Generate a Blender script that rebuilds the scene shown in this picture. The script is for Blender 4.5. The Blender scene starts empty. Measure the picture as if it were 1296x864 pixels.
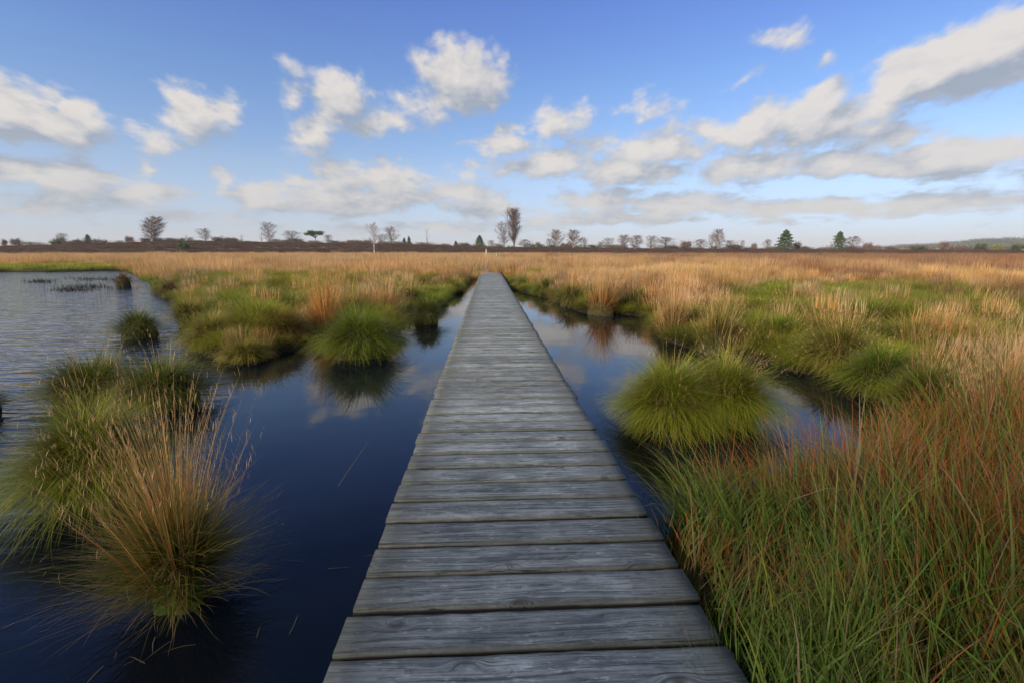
import bpy, math, random
import numpy as np
from mathutils import Vector

R = math.radians
rng = np.random.default_rng(7)
random.seed(7)
SC = bpy.context.scene
COL = SC.collection

# ------------------------------------------------------------------ camera
F = 612.0                       # focal length in pixels of the 1296 px wide photograph (17 mm lens)
PITCH = math.atan(113.0 / F)
YAW = math.atan(30.0 * math.cos(PITCH) / F)
CZ = 1.50                       # eye above the water
cam_d = bpy.data.cameras.new('camera')
cam = bpy.data.objects.new('camera', cam_d)
COL.objects.link(cam)
cam_d.sensor_width = 36.0
cam_d.lens = 17.0
cam_d.clip_start = 0.05
cam_d.clip_end = 12000.0
cam.location = (0, 0, CZ)
cam.rotation_euler = (math.pi / 2 - PITCH, 0, -YAW)
SC.camera = cam

# ------------------------------------------------------------------ light
SUN_AZ = 232.0                  # clockwise from +Y: left of and a little behind the viewer
SUN_EL = 27.0
sun_d = bpy.data.lights.new('sun', 'SUN')
sun_d.energy = 5.0
sun_d.angle = R(0.9)
sun_d.color = (1.0, 0.84, 0.66)
sun = bpy.data.objects.new('sun', sun_d)
COL.objects.link(sun)
sd = Vector((math.sin(R(SUN_AZ)) * math.cos(R(SUN_EL)), math.cos(R(SUN_AZ)) * math.cos(R(SUN_EL)), math.sin(R(SUN_EL))))
sun.rotation_euler = sd.to_track_quat('Z', 'Y').to_euler()
SC.view_settings.view_transform = 'Standard'
SC.view_settings.look = 'None'
SC.view_settings.gamma = 1.0
SC.view_settings.exposure = 0.40
SKY_STRENGTH = 0.106


# ------------------------------------------------------------------ pixel (of the 1296x864 photo) -> world
cP, sP, cY, sY = math.cos(PITCH), math.sin(PITCH), math.cos(YAW), math.sin(YAW)


def ray(px, py):
    u = (px - 648.0) / F
    v = (py - 432.0) / F
    x, yf, z = u, cP - v * sP, -sP - v * cP
    return np.array([x * cY + yf * sY, -x * sY + yf * cY, z])


def at(px, py, z=0.0):
    d = ray(px, py)
    t = (z - CZ) / d[2]
    return np.array([d[0] * t, d[1] * t, z])


def at_r(px, py, r):
    """the point of the sight line at horizontal distance r"""
    d = ray(px, py)
    t = r / math.hypot(d[0], d[1])
    return np.array([d[0] * t, d[1] * t, CZ + d[2] * t])


def azel(px, py):
    d = ray(px, py)
    return math.degrees(math.atan2(d[0], d[1])), math.degrees(math.atan2(d[2], math.hypot(d[0], d[1])))


# ------------------------------------------------------------------ node helpers
class NT:
    def __init__(s, tree):
        s.t = tree

    def n(s, typ, **kw):
        nd = s.t.nodes.new(typ)
        for k, v in kw.items():
            if k.startswith('i_'):
                key = k[2:]
                key = int(key) if key.isdigit() else key
                s.set(nd.inputs[key], v)
            else:
                setattr(nd, k, v)
        return nd

    def set(s, sock, v):
        if isinstance(v, bpy.types.NodeSocket):
            s.t.links.new(v, sock)
        else:
            sock.default_value = v

    def m(s, op, a, b=None, c=None, clamp=False):
        nd = s.t.nodes.new('ShaderNodeMath')
        nd.operation = op
        nd.use_clamp = clamp
        for i, v in enumerate((a, b, c)):
            if v is not None:
                s.set(nd.inputs[i], v)
        return nd.outputs[0]

    def v(s, op, a, b=None, scale=None):
        nd = s.t.nodes.new('ShaderNodeVectorMath')
        nd.operation = op
        s.set(nd.inputs[0], a)
        if b is not None:
            s.set(nd.inputs[1], b)
        if scale is not None:
            s.set(nd.inputs['Scale'], scale)
        return nd.outputs['Value'] if op in ('LENGTH', 'DOT_PRODUCT', 'DISTANCE') else nd.outputs[0]

    def mix(s, f, a, b, blend='MIX'):
        nd = s.t.nodes.new('ShaderNodeMix')
        nd.data_type = 'RGBA'
        nd.blend_type = blend
        s.set(nd.inputs[0], f)
        s.set(nd.inputs[6], a)
        s.set(nd.inputs[7], b)
        return nd.outputs[2]

    def rng(s, v, a, b, c=0.0, d=1.0, interp='SMOOTHSTEP'):
        nd = s.t.nodes.new('ShaderNodeMapRange')
        nd.interpolation_type = interp
        s.set(nd.inputs[0], v)
        for i, q in enumerate((a, b, c, d)):
            s.set(nd.inputs[1 + i], q)
        return nd.outputs[0]

    def noise(s, vec, scale, detail=4.0, rough=0.55, dist=0.0):
        nd = s.t.nodes.new('ShaderNodeTexNoise')
        s.set(nd.inputs['Vector'], vec)
        s.set(nd.inputs['Scale'], scale)
        nd.inputs['Detail'].default_value = detail
        nd.inputs['Roughness'].default_value = rough
        nd.inputs['Distortion'].default_value = dist
        return nd.outputs['Fac'], nd.outputs['Color']


def C4(c):
    return (c[0], c[1], c[2], 1.0)


# ------------------------------------------------------------------ world: Nishita sky with cumulus
# photo px: cx, cy, rx, ry, rotation (deg, + = rising to the right), weight
CLOUDS = [
    (0, 136, 90, 44, 0, 1.5), (97, 140, 30, 19, 0, .9), (70, 160, 76, 26, -6, 1.2), (195, 174, 40, 15, -8, .42), (243, 151, 42, 27, -8, .8),
    (292, 138, 14, 12, 0, .4), (365, 122, 20, 25, 0, .55), (440, 136, 44, 32, -20, .95), (402, 168, 42, 24, 10, .9), (470, 152, 42, 18, -4, .6),
    (590, 106, 52, 40, -8, 1.0), (545, 130, 46, 22, 10, .7), (505, 152, 34, 15, 0, .5), (637, 80, 12, 20, 0, .4),
    (20, 218, 66, 20, -8, .9), (95, 232, 120, 22, -3, .9), (160, 247, 80, 18, 0, .9), (60, 252, 120, 16, 0, .8), (178, 212, 14, 12, 0, .55),
    (277, 230, 15, 14, 0, .75), (330, 246, 50, 12, 0, .8), (420, 232, 70, 22, 4, 1.0), (490, 235, 70, 24, -2, .9), (430, 254, 150, 18, 0, 1.0), (570, 250, 70, 16, 0, .8),
    (620, 268, 60, 12, 0, .7), (596, 208, 18, 12, 0, .35), (705, 152, 62, 19, 10, .85), (798, 142, 40, 18, 6, .5), (645, 186, 40, 10, 0, .8), (760, 182, 50, 16, 14, .5),
    (690, 212, 62, 22, 4, .95), (1200, 80, 104, 44, 8, 1.6), (1275, 62, 70, 46, 10, 1.5), (1140, 90, 48, 38, 0, 1.3), (1190, 40, 22, 18, 30, .6),
    (1040, 158, 120, 32, 6, 1.05), (930, 174, 90, 24, 5, .95), (845, 187, 84, 20, 2, 1.0), (1140, 160, 60, 18, 0, .7), (1085, 130, 30, 14, 20, .45),
    (795, 218, 86, 17, 2, 1.0), (960, 208, 90, 20, 6, .95), (1050, 207, 90, 20, 0, .95), (1215, 198, 110, 22, 7, 1.15), (1110, 214, 110, 15, 2, .9), (1280, 186, 50, 18, 4, 1.0),
    (942, 97, 30, 9, 28, .6), (1036, 74, 16, 10, 40, .55), (1000, 56, 36, 13, 10, .45), (1040, 112, 26, 10, 30, .55),
    (776, 256, 44, 13, 4, 1.0), (735, 258, 34, 9, 0, .7), (860, 262, 110, 13, 0, .95), (1010, 262, 120, 13, 2, .95), (1160, 258, 120, 10, 2, .7), (1010, 280, 60, 6, 0, .6),
    (800, 278, 110, 8, 0, .8), (1240, 262, 110, 12, 0, .7), (660, 280, 60, 8, 0, .6), (200, 270, 120, 6, 0, .35), (560, 285, 160, 8, 0, .5),
    (-120, 150, 120, 50, -5, 1.0), (-160, 235, 160, 30, 0, .9), (1400, 60, 130, 60, 15, 1.2), (1430, 190, 160, 30, 8, 1.1), (1420, 262, 130, 14, 0, .8),
]
# clouds above the frame (azimuth, elevation, radii in degrees): the pools mirror them
HIGH = [(-47, 46, 18, 7, 24, 1.6), (-58, 38, 16, 5, 12, 1.2), (-52, 56, 14, 4, 20, 1.1), (-34, 60, 14, 4, 15, .5), (60, 40, 20, 8, 0, 1.0), (66, 56, 18, 6, 10, .8), (34, 66, 16, 6, 0, .5)]


def build_world():
    w = bpy.data.worlds.new('World')
    SC.world = w
    w.use_nodes = True
    w.node_tree.nodes.clear()
    # field group: direction in degrees -> density
    g = bpy.data.node_groups.new('cloud_field', 'ShaderNodeTree')
    g.interface.new_socket('P', in_out='INPUT', socket_type='NodeSocketVector')
    g.interface.new_socket('Q', in_out='INPUT', socket_type='NodeSocketVector')
    g.interface.new_socket('D', in_out='OUTPUT', socket_type='NodeSocketFloat')
    N = NT(g)
    gi = g.nodes.new('NodeGroupInput')
    go = g.nodes.new('NodeGroupOutput')
    P, Q = gi.outputs[0], gi.outputs[1]
    _, wc = N.noise(Q, 0.45, 2.0, 0.5)
    wv = N.v('SUBTRACT', wc, (0.5, 0.5, 0.5))
    wv = N.v('MULTIPLY', wv, (4.2, 2.2, 0.0))
    Pw = N.v('ADD', P, wv)
    acc = None
    items = []
    for cx, cy, rx, ry, rot, wt in CLOUDS:
        a, e = azel(cx, cy)
        a1, e1 = azel(cx + 1, cy)
        a2, e2 = azel(cx, cy + 1)
        J = np.array([[a1 - a, a2 - a], [e1 - e, e2 - e]])
        c_, s_ = math.cos(R(-rot)), math.sin(R(-rot))
        U, Sg, _v = np.linalg.svd(J @ np.array([[c_ * rx, -s_ * ry], [s_ * rx, c_ * ry]]))
        items.append((a, e, Sg[0], Sg[1], math.degrees(math.atan2(U[1, 0], U[0, 0])), wt))
    items += HIGH
    for a, e, ra, re_, rot, wt in items:
        mp = N.n('ShaderNodeMapping', vector_type='TEXTURE')
        mp.inputs['Location'].default_value = (a, e, 0)
        mp.inputs['Rotation'].default_value = (0, 0, R(rot))
        mp.inputs['Scale'].default_value = (max(ra, .1) * 1.18, max(re_, .1) * 1.32, 1)
        if acc is None:
            g.links.new(Pw, mp.inputs['Vector'])
        else:                       # the tiny term only makes Cycles evaluate the blobs one after another
            ch = g.nodes.new('ShaderNodeVectorMath')
            ch.operation = 'MULTIPLY_ADD'
            g.links.new(acc, ch.inputs[0])
            ch.inputs[1].default_value = (1e-6, 1e-6, 0)
            g.links.new(Pw, ch.inputs[2])
            g.links.new(ch.outputs[0], mp.inputs['Vector'])
        ln = N.v('LENGTH', mp.outputs[0])
        val = N.m('MULTIPLY_ADD', ln, -wt, wt)
        acc = val if acc is None else N.m('SMOOTH_MAX', acc, val, 0.12)
    f1, _ = N.noise(Q, 0.9, 5.0, 0.56, 0.1)
    f2, _ = N.noise(Q, 2.6, 3.0, 0.55)
    nz = N.m('ADD', N.m('MULTIPLY', N.m('SUBTRACT', f1, 0.5), 2.1), N.m('MULTIPLY', N.m('SUBTRACT', f2, 0.5), 0.95))
    acc = N.m('MAXIMUM', acc, -0.6)
    d = N.m('ADD', acc, nz)
    # loose clouds everywhere else
    sp = N.n('ShaderNodeSeparateXYZ')
    g.links.new(P, sp.inputs[0])
    outside = N.m('MAXIMUM', N.rng(N.m('ABSOLUTE', sp.outputs[0]), 62, 76), 0.0)
    fo, _ = N.noise(Q, 0.33, 2.0, 0.5)
    d2 = N.m('ADD', N.m('MULTIPLY', N.m('SUBTRACT', fo, 0.52), 5.0), N.m('MULTIPLY', nz, 0.7))
    d2 = N.m('MULTIPLY_ADD', outside, d2, N.m('MULTIPLY_ADD', outside, 1.5, -1.5))
    d = N.m('MAXIMUM', d, d2)
    g.links.new(d, go.inputs[0])

    N = NT(w.node_tree)
    tc = N.n('ShaderNodeTexCoord')
    dirv = N.v('NORMALIZE', tc.outputs['Generated'])
    sp = N.n('ShaderNodeSeparateXYZ')
    w.node_tree.links.new(dirv, sp.inputs[0])
    az = N.m('MULTIPLY', N.m('ARCTAN2', sp.outputs[0], sp.outputs[1]), 180 / math.pi)
    el = N.m('MULTIPLY', N.m('ARCSINE', sp.outputs[2]), 180 / math.pi)

    def PQ(daz, del_, after=None):
        a = N.m('ADD', az, daz)
        if after is not None: a = N.m('MULTIPLY_ADD', after, 1e-6, a)
        e = N.m('ADD', el, del_)
        cb = N.n('ShaderNodeCombineXYZ')
        w.node_tree.links.new(a, cb.inputs[0]); w.node_tree.links.new(e, cb.inputs[1])
        # texture space: flattens towards the horizon as a cloud layer does
        ee = N.m('MAXIMUM', e, 0.0)
        squ = N.m('DIVIDE', 26.0, N.m('ADD', ee, 5.0))
        y = N.m('MULTIPLY', N.m('LOGARITHM', N.m('ADD', ee, 5.0), math.e), 6.2)
        x = N.m('MULTIPLY', a, 0.20)
        x = N.m('MULTIPLY', x, N.m('MULTIPLY_ADD', N.rng(ee, 4, 24), -0.25, 1.25))
        cq = N.n('ShaderNodeCombineXYZ')
        w.node_tree.links.new(x, cq.inputs[0]); w.node_tree.links.new(y, cq.inputs[1])
        cq.inputs[2].default_value = 3.7
        gn = w.node_tree.nodes.new('ShaderNodeGroup')
        gn.node_tree = g
        w.node_tree.links.new(cb.outputs[0], gn.inputs[0])
        w.node_tree.links.new(cq.outputs[0], gn.inputs[1])
        return gn.outputs[0]

    D0 = PQ(0.0, 0.0)
    D1 = PQ(-1.3, 2.1, D0)          # a step towards the light
    dens = N.rng(D0, -0.14, 0.56)
    # brighter where the cloud thins towards the light, grey-blue below and inside
    lit = N.rng(N.m('SUBTRACT', D0, D1), -0.75, 0.95)
    thick = N.rng(D1, 0.35, 1.5)
    lit = N.m('SUBTRACT', lit, N.m('MULTIPLY', thick, 0.22), clamp=True)
    cf, _ = N.noise(N.v('MULTIPLY', dirv, (1.0, 1.0, 2.2)), 16.0, 4.0, 0.6)
    lit = N.m('ADD', lit, N.m('MULTIPLY', N.m('SUBTRACT', cf, 0.5), 0.9), clamp=True)
    ccol = N.mix(lit, C4((0.44, 0.50, 0.60)), C4((1.02, 0.95, 0.88)))
    # duller and paler towards the horizon
    far = N.rng(el, 0.0, 12.0, 0.55, 0.0, 'LINEAR')
    ccol = N.mix(far, ccol, C4((0.56, 0.61, 0.66)))
    sky = N.n('ShaderNodeTexSky', sky_type='NISHITA')
    sky.sun_disc = False
    sky.sun_elevation = R(SUN_EL)
    sky.sun_rotation = R(SUN_AZ)
    sky.air_density = 1.0
    sky.dust_density = 0.6
    sky.ozone_density = 2.2
    tint = N.n('ShaderNodeValToRGB')
    er = tint.color_ramp
    while len(er.elements) > 1:
        er.elements.remove(er.elements[0])
    stops = [(0.0, (0.78, 0.87, 1.28)), (0.03, (0.80, 0.89, 1.28)), (0.10, (0.98, 0.98, 1.12)), (0.19, (0.81, 0.96, 1.23)), (0.27, (0.71, 0.85, 1.36)), (0.42, (0.46, 0.60, 0.96)), (0.6, (0.29, 0.41, 0.58)), (1.0, (0.26, 0.36, 0.52))]
    er.elements[0].position = 0
    er.elements[0].color = C4(stops[0][1])
    for p, c in stops[1:]:
        e = er.elements.new(p)
        e.color = C4(c)
    w.node_tree.links.new(N.m('DIVIDE', el, 90.0, clamp=True), tint.inputs[0])
    skyc = N.mix(1.0, sky.outputs[0], tint.outputs[0], 'MULTIPLY')
    # thin bright veil low over the horizon
    vn, _ = N.noise(dirv, 3.0, 3.0, 0.5)
    veil = N.m('MULTIPLY', N.rng(el, 11.0, 0.0), N.m('MULTIPLY_ADD', vn, 0.5, 0.30))
    skyc = N.mix(veil, skyc, N.v('SCALE', (0.56, 0.62, 0.67), scale=0.76 / SKY_STRENGTH))
    # clouds are given in picture brightness; the background strength is applied to both
    cs = N.v('SCALE', ccol, scale=0.60 / SKY_STRENGTH)
    alpha = N.m('MULTIPLY', dens, N.rng(el, -0.5, 3.0, 0.25, 0.93))
    fin = N.mix(alpha, skyc, cs)
    bg = N.n('ShaderNodeBackground')
    w.node_tree.links.new(fin, bg.inputs[0])
    bg.inputs[1].default_value = SKY_STRENGTH
    out = N.n('ShaderNodeOutputWorld')
    w.node_tree.links.new(bg.outputs[0], out.inputs[0])
    w.cycles.sampling_method = 'MANUAL'
    w.cycles.sample_map_resolution = 512


build_world()


# ------------------------------------------------------------------ scene helpers
def tag(o, label=None, cat=None, group=None, kind=None):
    if label: o['label'] = label
    if cat: o['category'] = cat
    if group: o['group'] = group
    if kind: o['kind'] = kind
    return o


def empty(name, loc, rz=0.0):
    o = bpy.data.objects.new(name, None)
    o.empty_display_size = 0.2
    COL.objects.link(o)
    o.location = loc
    o.rotation_euler = (0, 0, rz)
    return o


def mk_mesh(name, verts, quads=None, tris=None, cols=None, mat=None, smooth=False):
    me = bpy.data.meshes.new(name)
    verts = np.asarray(verts, dtype=np.float32)
    me.vertices.add(len(verts))
    me.vertices.foreach_set('co', verts.ravel())
    loops, starts, tot = [], [], 0
    if quads is not None and len(quads):
        q = np.asarray(quads, dtype=np.int32)
        loops.append(q.ravel()); starts.append(np.arange(len(q)) * 4 + tot); tot += len(q) * 4
    if tris is not None and len(tris):
        t = np.asarray(tris, dtype=np.int32)
        loops.append(t.ravel()); starts.append(np.arange(len(t)) * 3 + tot); tot += len(t) * 3
    loops = np.concatenate(loops).astype(np.int32)
    starts = np.concatenate(starts).astype(np.int32)
    me.loops.add(len(loops))
    me.loops.foreach_set('vertex_index', loops)
    me.polygons.add(len(starts))
    me.polygons.foreach_set('loop_start', starts)
    if smooth:
        me.polygons.foreach_set('use_smooth', np.ones(len(starts), dtype=bool))
    if cols is not None:
        a = me.attributes.new('col', 'FLOAT_COLOR', 'POINT')
        c = np.ones((len(verts), 4), dtype=np.float32)
        c[:, :3] = cols
        a.data.foreach_set('color', c.ravel())
    me.update(calc_edges=True)
    me.validate()
    if mat: me.materials.append(mat)
    return me


def obj(name, me, parent=None):
    o = bpy.data.objects.new(name, me)
    COL.objects.link(o)
    if parent is not None: o.parent = parent
    return o


class Geo:
    """collects vertices, quads, triangles and colours for one mesh"""
    def __init__(s):
        s.v, s.q, s.t, s.c, s.n = [], [], [], [], 0

    def add(s, v, q=None, t=None, c=None):
        v = np.asarray(v, dtype=np.float32).reshape(-1, 3)
        s.v.append(v)
        if q is not None and len(q): s.q.append(np.asarray(q) + s.n)
        if t is not None and len(t): s.t.append(np.asarray(t) + s.n)
        cc = np.zeros((len(v), 3), dtype=np.float32)
        if c is not None: cc[:] = c
        s.c.append(cc)
        s.n += len(v)

    def mesh(s, name, mat, smooth=False):
        return mk_mesh(name, np.concatenate(s.v), np.concatenate(s.q) if s.q else None, np.concatenate(s.t) if s.t else None,
                       np.concatenate(s.c), mat, smooth)


def ribbons(G, base, az, l0, l1, L, W, segs, cb, cm, ct, pw=1.3, twist=0.9, r=rng, zmin=None, wob=0.0):
    n = len(base)
    t = np.linspace(0, 1, segs + 1)
    pts = np.zeros((n, segs + 1, 3))
    pts[:, 0] = base
    azv = az.copy()
    for k in range(segs):
        tm = (k + 0.5) / segs
        ph = l0 + (l1 - l0) * tm ** pw
        if wob: azv = azv + r.normal(0, wob, n)
        st = (L / segs)[:, None] * np.stack([np.sin(ph) * np.cos(azv), np.sin(ph) * np.sin(azv), np.cos(ph)], 1)
        pts[:, k + 1] = pts[:, k] + st
    if zmin is not None:
        pts[:, 1:, 2] = np.maximum(pts[:, 1:, 2], zmin + r.uniform(0, 0.015, (n, 1)))
    tw = az + math.pi / 2 + r.uniform(-twist, twist, n)
    side = np.stack([np.cos(tw), np.sin(tw), np.zeros(n)], 1)
    V = np.zeros((n, 2 * segs + 1, 3))
    Cc = np.zeros((n, 2 * segs + 1, 3))
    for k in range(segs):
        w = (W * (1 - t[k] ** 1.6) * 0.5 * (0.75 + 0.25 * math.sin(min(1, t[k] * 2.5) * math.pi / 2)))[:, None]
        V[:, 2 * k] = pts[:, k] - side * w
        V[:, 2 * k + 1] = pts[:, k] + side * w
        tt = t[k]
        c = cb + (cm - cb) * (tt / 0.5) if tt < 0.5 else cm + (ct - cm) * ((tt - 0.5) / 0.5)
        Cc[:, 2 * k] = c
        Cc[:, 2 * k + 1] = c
    V[:, 2 * segs] = pts[:, segs]
    Cc[:, 2 * segs] = ct
    off = (np.arange(n) * (2 * segs + 1))[:, None]
    qs = [np.stack([2 * k + off[:, 0], 2 * k + 1 + off[:, 0], 2 * k + 3 + off[:, 0], 2 * k + 2 + off[:, 0]], 1) for k in range(segs - 1)]
    q = np.concatenate(qs) if qs else None
    k = segs - 1
    tr = np.stack([2 * k + off[:, 0], 2 * k + 1 + off[:, 0], 2 * segs + off[:, 0]], 1)
    G.add(V.reshape(-1, 3), q, tr, Cc.reshape(-1, 3))


def pal(n, a, b=None, r=rng, j=0.18):
    """n colours between a and b with a little spread"""
    a = np.array(a)
    b = a if b is None else np.array(b)
    k = r.uniform(0, 1, (n, 1))
    c = a + (b - a) * k
    return c * r.uniform(1 - j, 1 + j, (n, 1))


# ------------------------------------------------------------------ materials
def mat_base(name):
    m = bpy.data.materials.new(name)
    m.use_nodes = True
    m.node_tree.nodes.clear()
    return m, NT(m.node_tree)


def mat_blades(name, transl=0.45, sat=1.0, gloss=0.06, rough=0.5):
    m, N = mat_base(name)
    at_ = N.n('ShaderNodeAttribute', attribute_name='col')
    ti = N.n('ShaderNodeAttribute', attribute_name='tint', attribute_type='INSTANCER')
    oi = N.n('ShaderNodeObjectInfo')
    geo = N.n('ShaderNodeNewGeometry')
    f, _ = N.noise(geo.outputs['Position'], 0.8, 3, 0.6)
    k = N.m('MULTIPLY_ADD', f, 0.7, 0.65)
    col = N.v('SCALE', at_.outputs['Color'], scale=k)
    # instance tint: attribute is (tint - 1), so that plain objects keep their own colour
    col = N.v('MULTIPLY', col, N.v('ADD', ti.outputs['Vector'], (1.0, 1.0, 1.0)))
    p = N.n('ShaderNodeBsdfPrincipled')
    m.node_tree.links.new(col, p.inputs['Base Color'])
    p.inputs['Roughness'].default_value = rough
    p.inputs['Specular IOR Level'].default_value = 0.25
    tr = N.n('ShaderNodeBsdfTranslucent')
    m.node_tree.links.new(col, tr.inputs[0])
    mx = N.n('ShaderNodeMixShader')
    mx.inputs[0].default_value = transl
    m.node_tree.links.new(p.outputs[0], mx.inputs[1])
    m.node_tree.links.new(tr.outputs[0], mx.inputs[2])
    o = N.n('ShaderNodeOutputMaterial')
    m.node_tree.links.new(mx.outputs[0], o.inputs[0])
    return m


def mat_noise(name, c1, c2, scale=3.0, rough=0.9, bump=0.3, c3=None, s3=0.7, detail=6, dist=0.02, spec=0.2):
    m, N = mat_base(name)
    tc = N.n('ShaderNodeNewGeometry')
    f, _ = N.noise(tc.outputs['Position'], scale, detail, 0.65)
    k = N.rng(f, 0.35, 0.65)
    col = N.mix(k, C4(c1), C4(c2))
    if c3:
        f3, _ = N.noise(tc.outputs['Position'], s3, 4, 0.6)
        col = N.mix(N.rng(f3, 0.5, 0.62), col, C4(c3))
    p = N.n('ShaderNodeBsdfPrincipled')
    m.node_tree.links.new(col, p.inputs['Base Color'])
    p.inputs['Roughness'].default_value = rough
    p.inputs['Specular IOR Level'].default_value = spec
    f2, _ = N.noise(tc.outputs['Position'], scale * 5, 6, 0.7)
    b = N.n('ShaderNodeBump')
    b.inputs['Strength'].default_value = bump
    b.inputs['Distance'].default_value = dist
    m.node_tree.links.new(f2, b.inputs['Height'])
    m.node_tree.links.new(b.outputs[0], p.inputs['Normal'])
    o = N.n('ShaderNodeOutputMaterial')
    m.node_tree.links.new(p.outputs[0], o.inputs[0])
    return m


def mat_vcol(name, rough=0.85):
    m, N = mat_base(name)
    a = N.n('ShaderNodeAttribute', attribute_name='col')
    p = N.n('ShaderNodeBsdfPrincipled')
    m.node_tree.links.new(a.outputs['Color'], p.inputs['Base Color'])
    p.inputs['Roughness'].default_value = rough
    p.inputs['Specular IOR Level'].default_value = 0.2
    o = N.n('ShaderNodeOutputMaterial')
    m.node_tree.links.new(p.outputs[0], o.inputs[0])
    return m


def mat_wood():
    m, N = mat_base('weathered_wood')
    tc = N.n('ShaderNodeTexCoord')
    oi = N.n('ShaderNodeObjectInfo')
    offs = N.v('SCALE', (37.0, 19.0, 11.0), scale=oi.outputs['Random'])
    Pn = N.v('ADD', tc.outputs['Object'], offs)
    # knots bend the grain
    kv = N.v('MULTIPLY', Pn, (3.4, 7.5, 1.0))
    vo = N.n('ShaderNodeTexVoronoi', feature='F1')
    m.node_tree.links.new(kv, vo.inputs['Vector'])
    vo.inputs['Scale'].default_value = 1.0
    kn = N.rng(vo.outputs['Distance'], 0.0, 0.30, 1.0, 0.0)
    low, _ = N.noise(N.v('MULTIPLY', Pn, (1.5, 7.0, 7.0)), 1.0, 2, 0.5)
    bend = N.m('ADD', N.m('MULTIPLY', kn, 0.035), N.m('MULTIPLY', low, 0.05))
    cb = N.n('ShaderNodeCombineXYZ')
    m.node_tree.links.new(bend, cb.inputs[1])
    Pg = N.v('ADD', Pn, cb.outputs[0])
    g1, _ = N.noise(N.v('MULTIPLY', Pg, (1.6, 95.0, 60.0)), 1.0, 5, 0.65)
    g2, _ = N.noise(N.v('MULTIPLY', Pg, (5.0, 260.0, 120.0)), 1.0, 3, 0.6)
    crack = N.rng(g2, 0.60, 0.70)
    blot, _ = N.noise(N.v('MULTIPLY', Pn, (4.0, 9.0, 4.0)), 1.0, 5, 0.7)
    fine, _ = N.noise(Pn, 60.0, 3, 0.7)
    tone = N.m('ADD', N.m('MULTIPLY', g1, 0.6), N.m('MULTIPLY', blot, 0.4))
    col = N.mix(N.rng(tone, 0.36, 0.64), C4((0.052, 0.064, 0.066)), C4((0.275, 0.310, 0.300)))
    col = N.mix(N.m('MULTIPLY', N.rng(blot, 0.56, 0.72), 0.55), col, C4((0.40, 0.43, 0.44)))
    mot, _ = N.noise(N.v('MULTIPLY', Pn, (16.0, 45.0, 10.0)), 1.0, 4, 0.75, 0.6)
    col = N.mix(N.m('MULTIPLY', N.rng(mot, 0.56, 0.68), 0.50), col, C4((0.44, 0.47, 0.48)))
    col = N.mix(N.m('MULTIPLY', N.rng(mot, 0.44, 0.33), 0.60), col, C4((0.040, 0.045, 0.040)))
    # every plank its own tone
    pt = N.m('MULTIPLY_ADD', oi.outputs['Random'], 0.60, 0.92)
    col = N.v('SCALE', col, scale=pt)
    # algae and dirt at the two ends and along the worn edges
    sp = N.n('ShaderNodeSeparateXYZ')
    m.node_tree.links.new(tc.outputs['Object'], sp.inputs[0])
    ax = N.m('ADD', N.m('ABSOLUTE', sp.outputs[0]), N.m('MULTIPLY', N.m('SUBTRACT', blot, 0.5), 0.35))
    ends = N.rng(ax, 0.36, 0.60)
    col = N.mix(N.m('MULTIPLY', ends, 0.65), col, C4((0.082, 0.085, 0.06)))
    ay = N.m('ADD', N.m('ABSOLUTE', sp.outputs[1]), N.m('MULTIPLY', N.m('SUBTRACT', fine, 0.5), 0.02))
    edg = N.rng(ay, 0.058, 0.080)
    col = N.mix(N.m('MULTIPLY', edg, 0.72), col, C4((0.070, 0.070, 0.045)))
    col = N.mix(N.m('MULTIPLY', crack, 0.75), col, C4((0.018, 0.018, 0.018)))
    knot = N.rng(vo.outputs['Distance'], 0.05, 0.16, 1.0, 0.0)
    col = N.mix(N.m('MULTIPLY', knot, 0.8), col, C4((0.05, 0.042, 0.032)))
    # shade of the gaps painted black on the plank sides, with damp dirt
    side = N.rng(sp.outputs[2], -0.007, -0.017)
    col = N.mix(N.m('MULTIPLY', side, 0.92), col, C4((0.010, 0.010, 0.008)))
    p = N.n('ShaderNodeBsdfPrincipled')
    m.node_tree.links.new(col, p.inputs['Base Color'])
    m.node_tree.links.new(N.m('MULTIPLY_ADD', g1, 0.3, 0.42), p.inputs['Roughness'])
    p.inputs['Specular IOR Level'].default_value = 0.5
    h = N.m('SUBTRACT', N.m('ADD', N.m('MULTIPLY', g1, 0.8), N.m('MULTIPLY', fine, 0.25)), N.m('MULTIPLY', crack, 1.2))
    b = N.n('ShaderNodeBump')
    b.inputs['Strength'].default_value = 0.9
    b.inputs['Distance'].default_value = 0.007
    m.node_tree.links.new(h, b.inputs['Height'])
    m.node_tree.links.new(b.outputs[0], p.inputs['Normal'])
    o = N.n('ShaderNodeOutputMaterial')
    m.node_tree.links.new(p.outputs[0], o.inputs[0])
    return m


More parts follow.
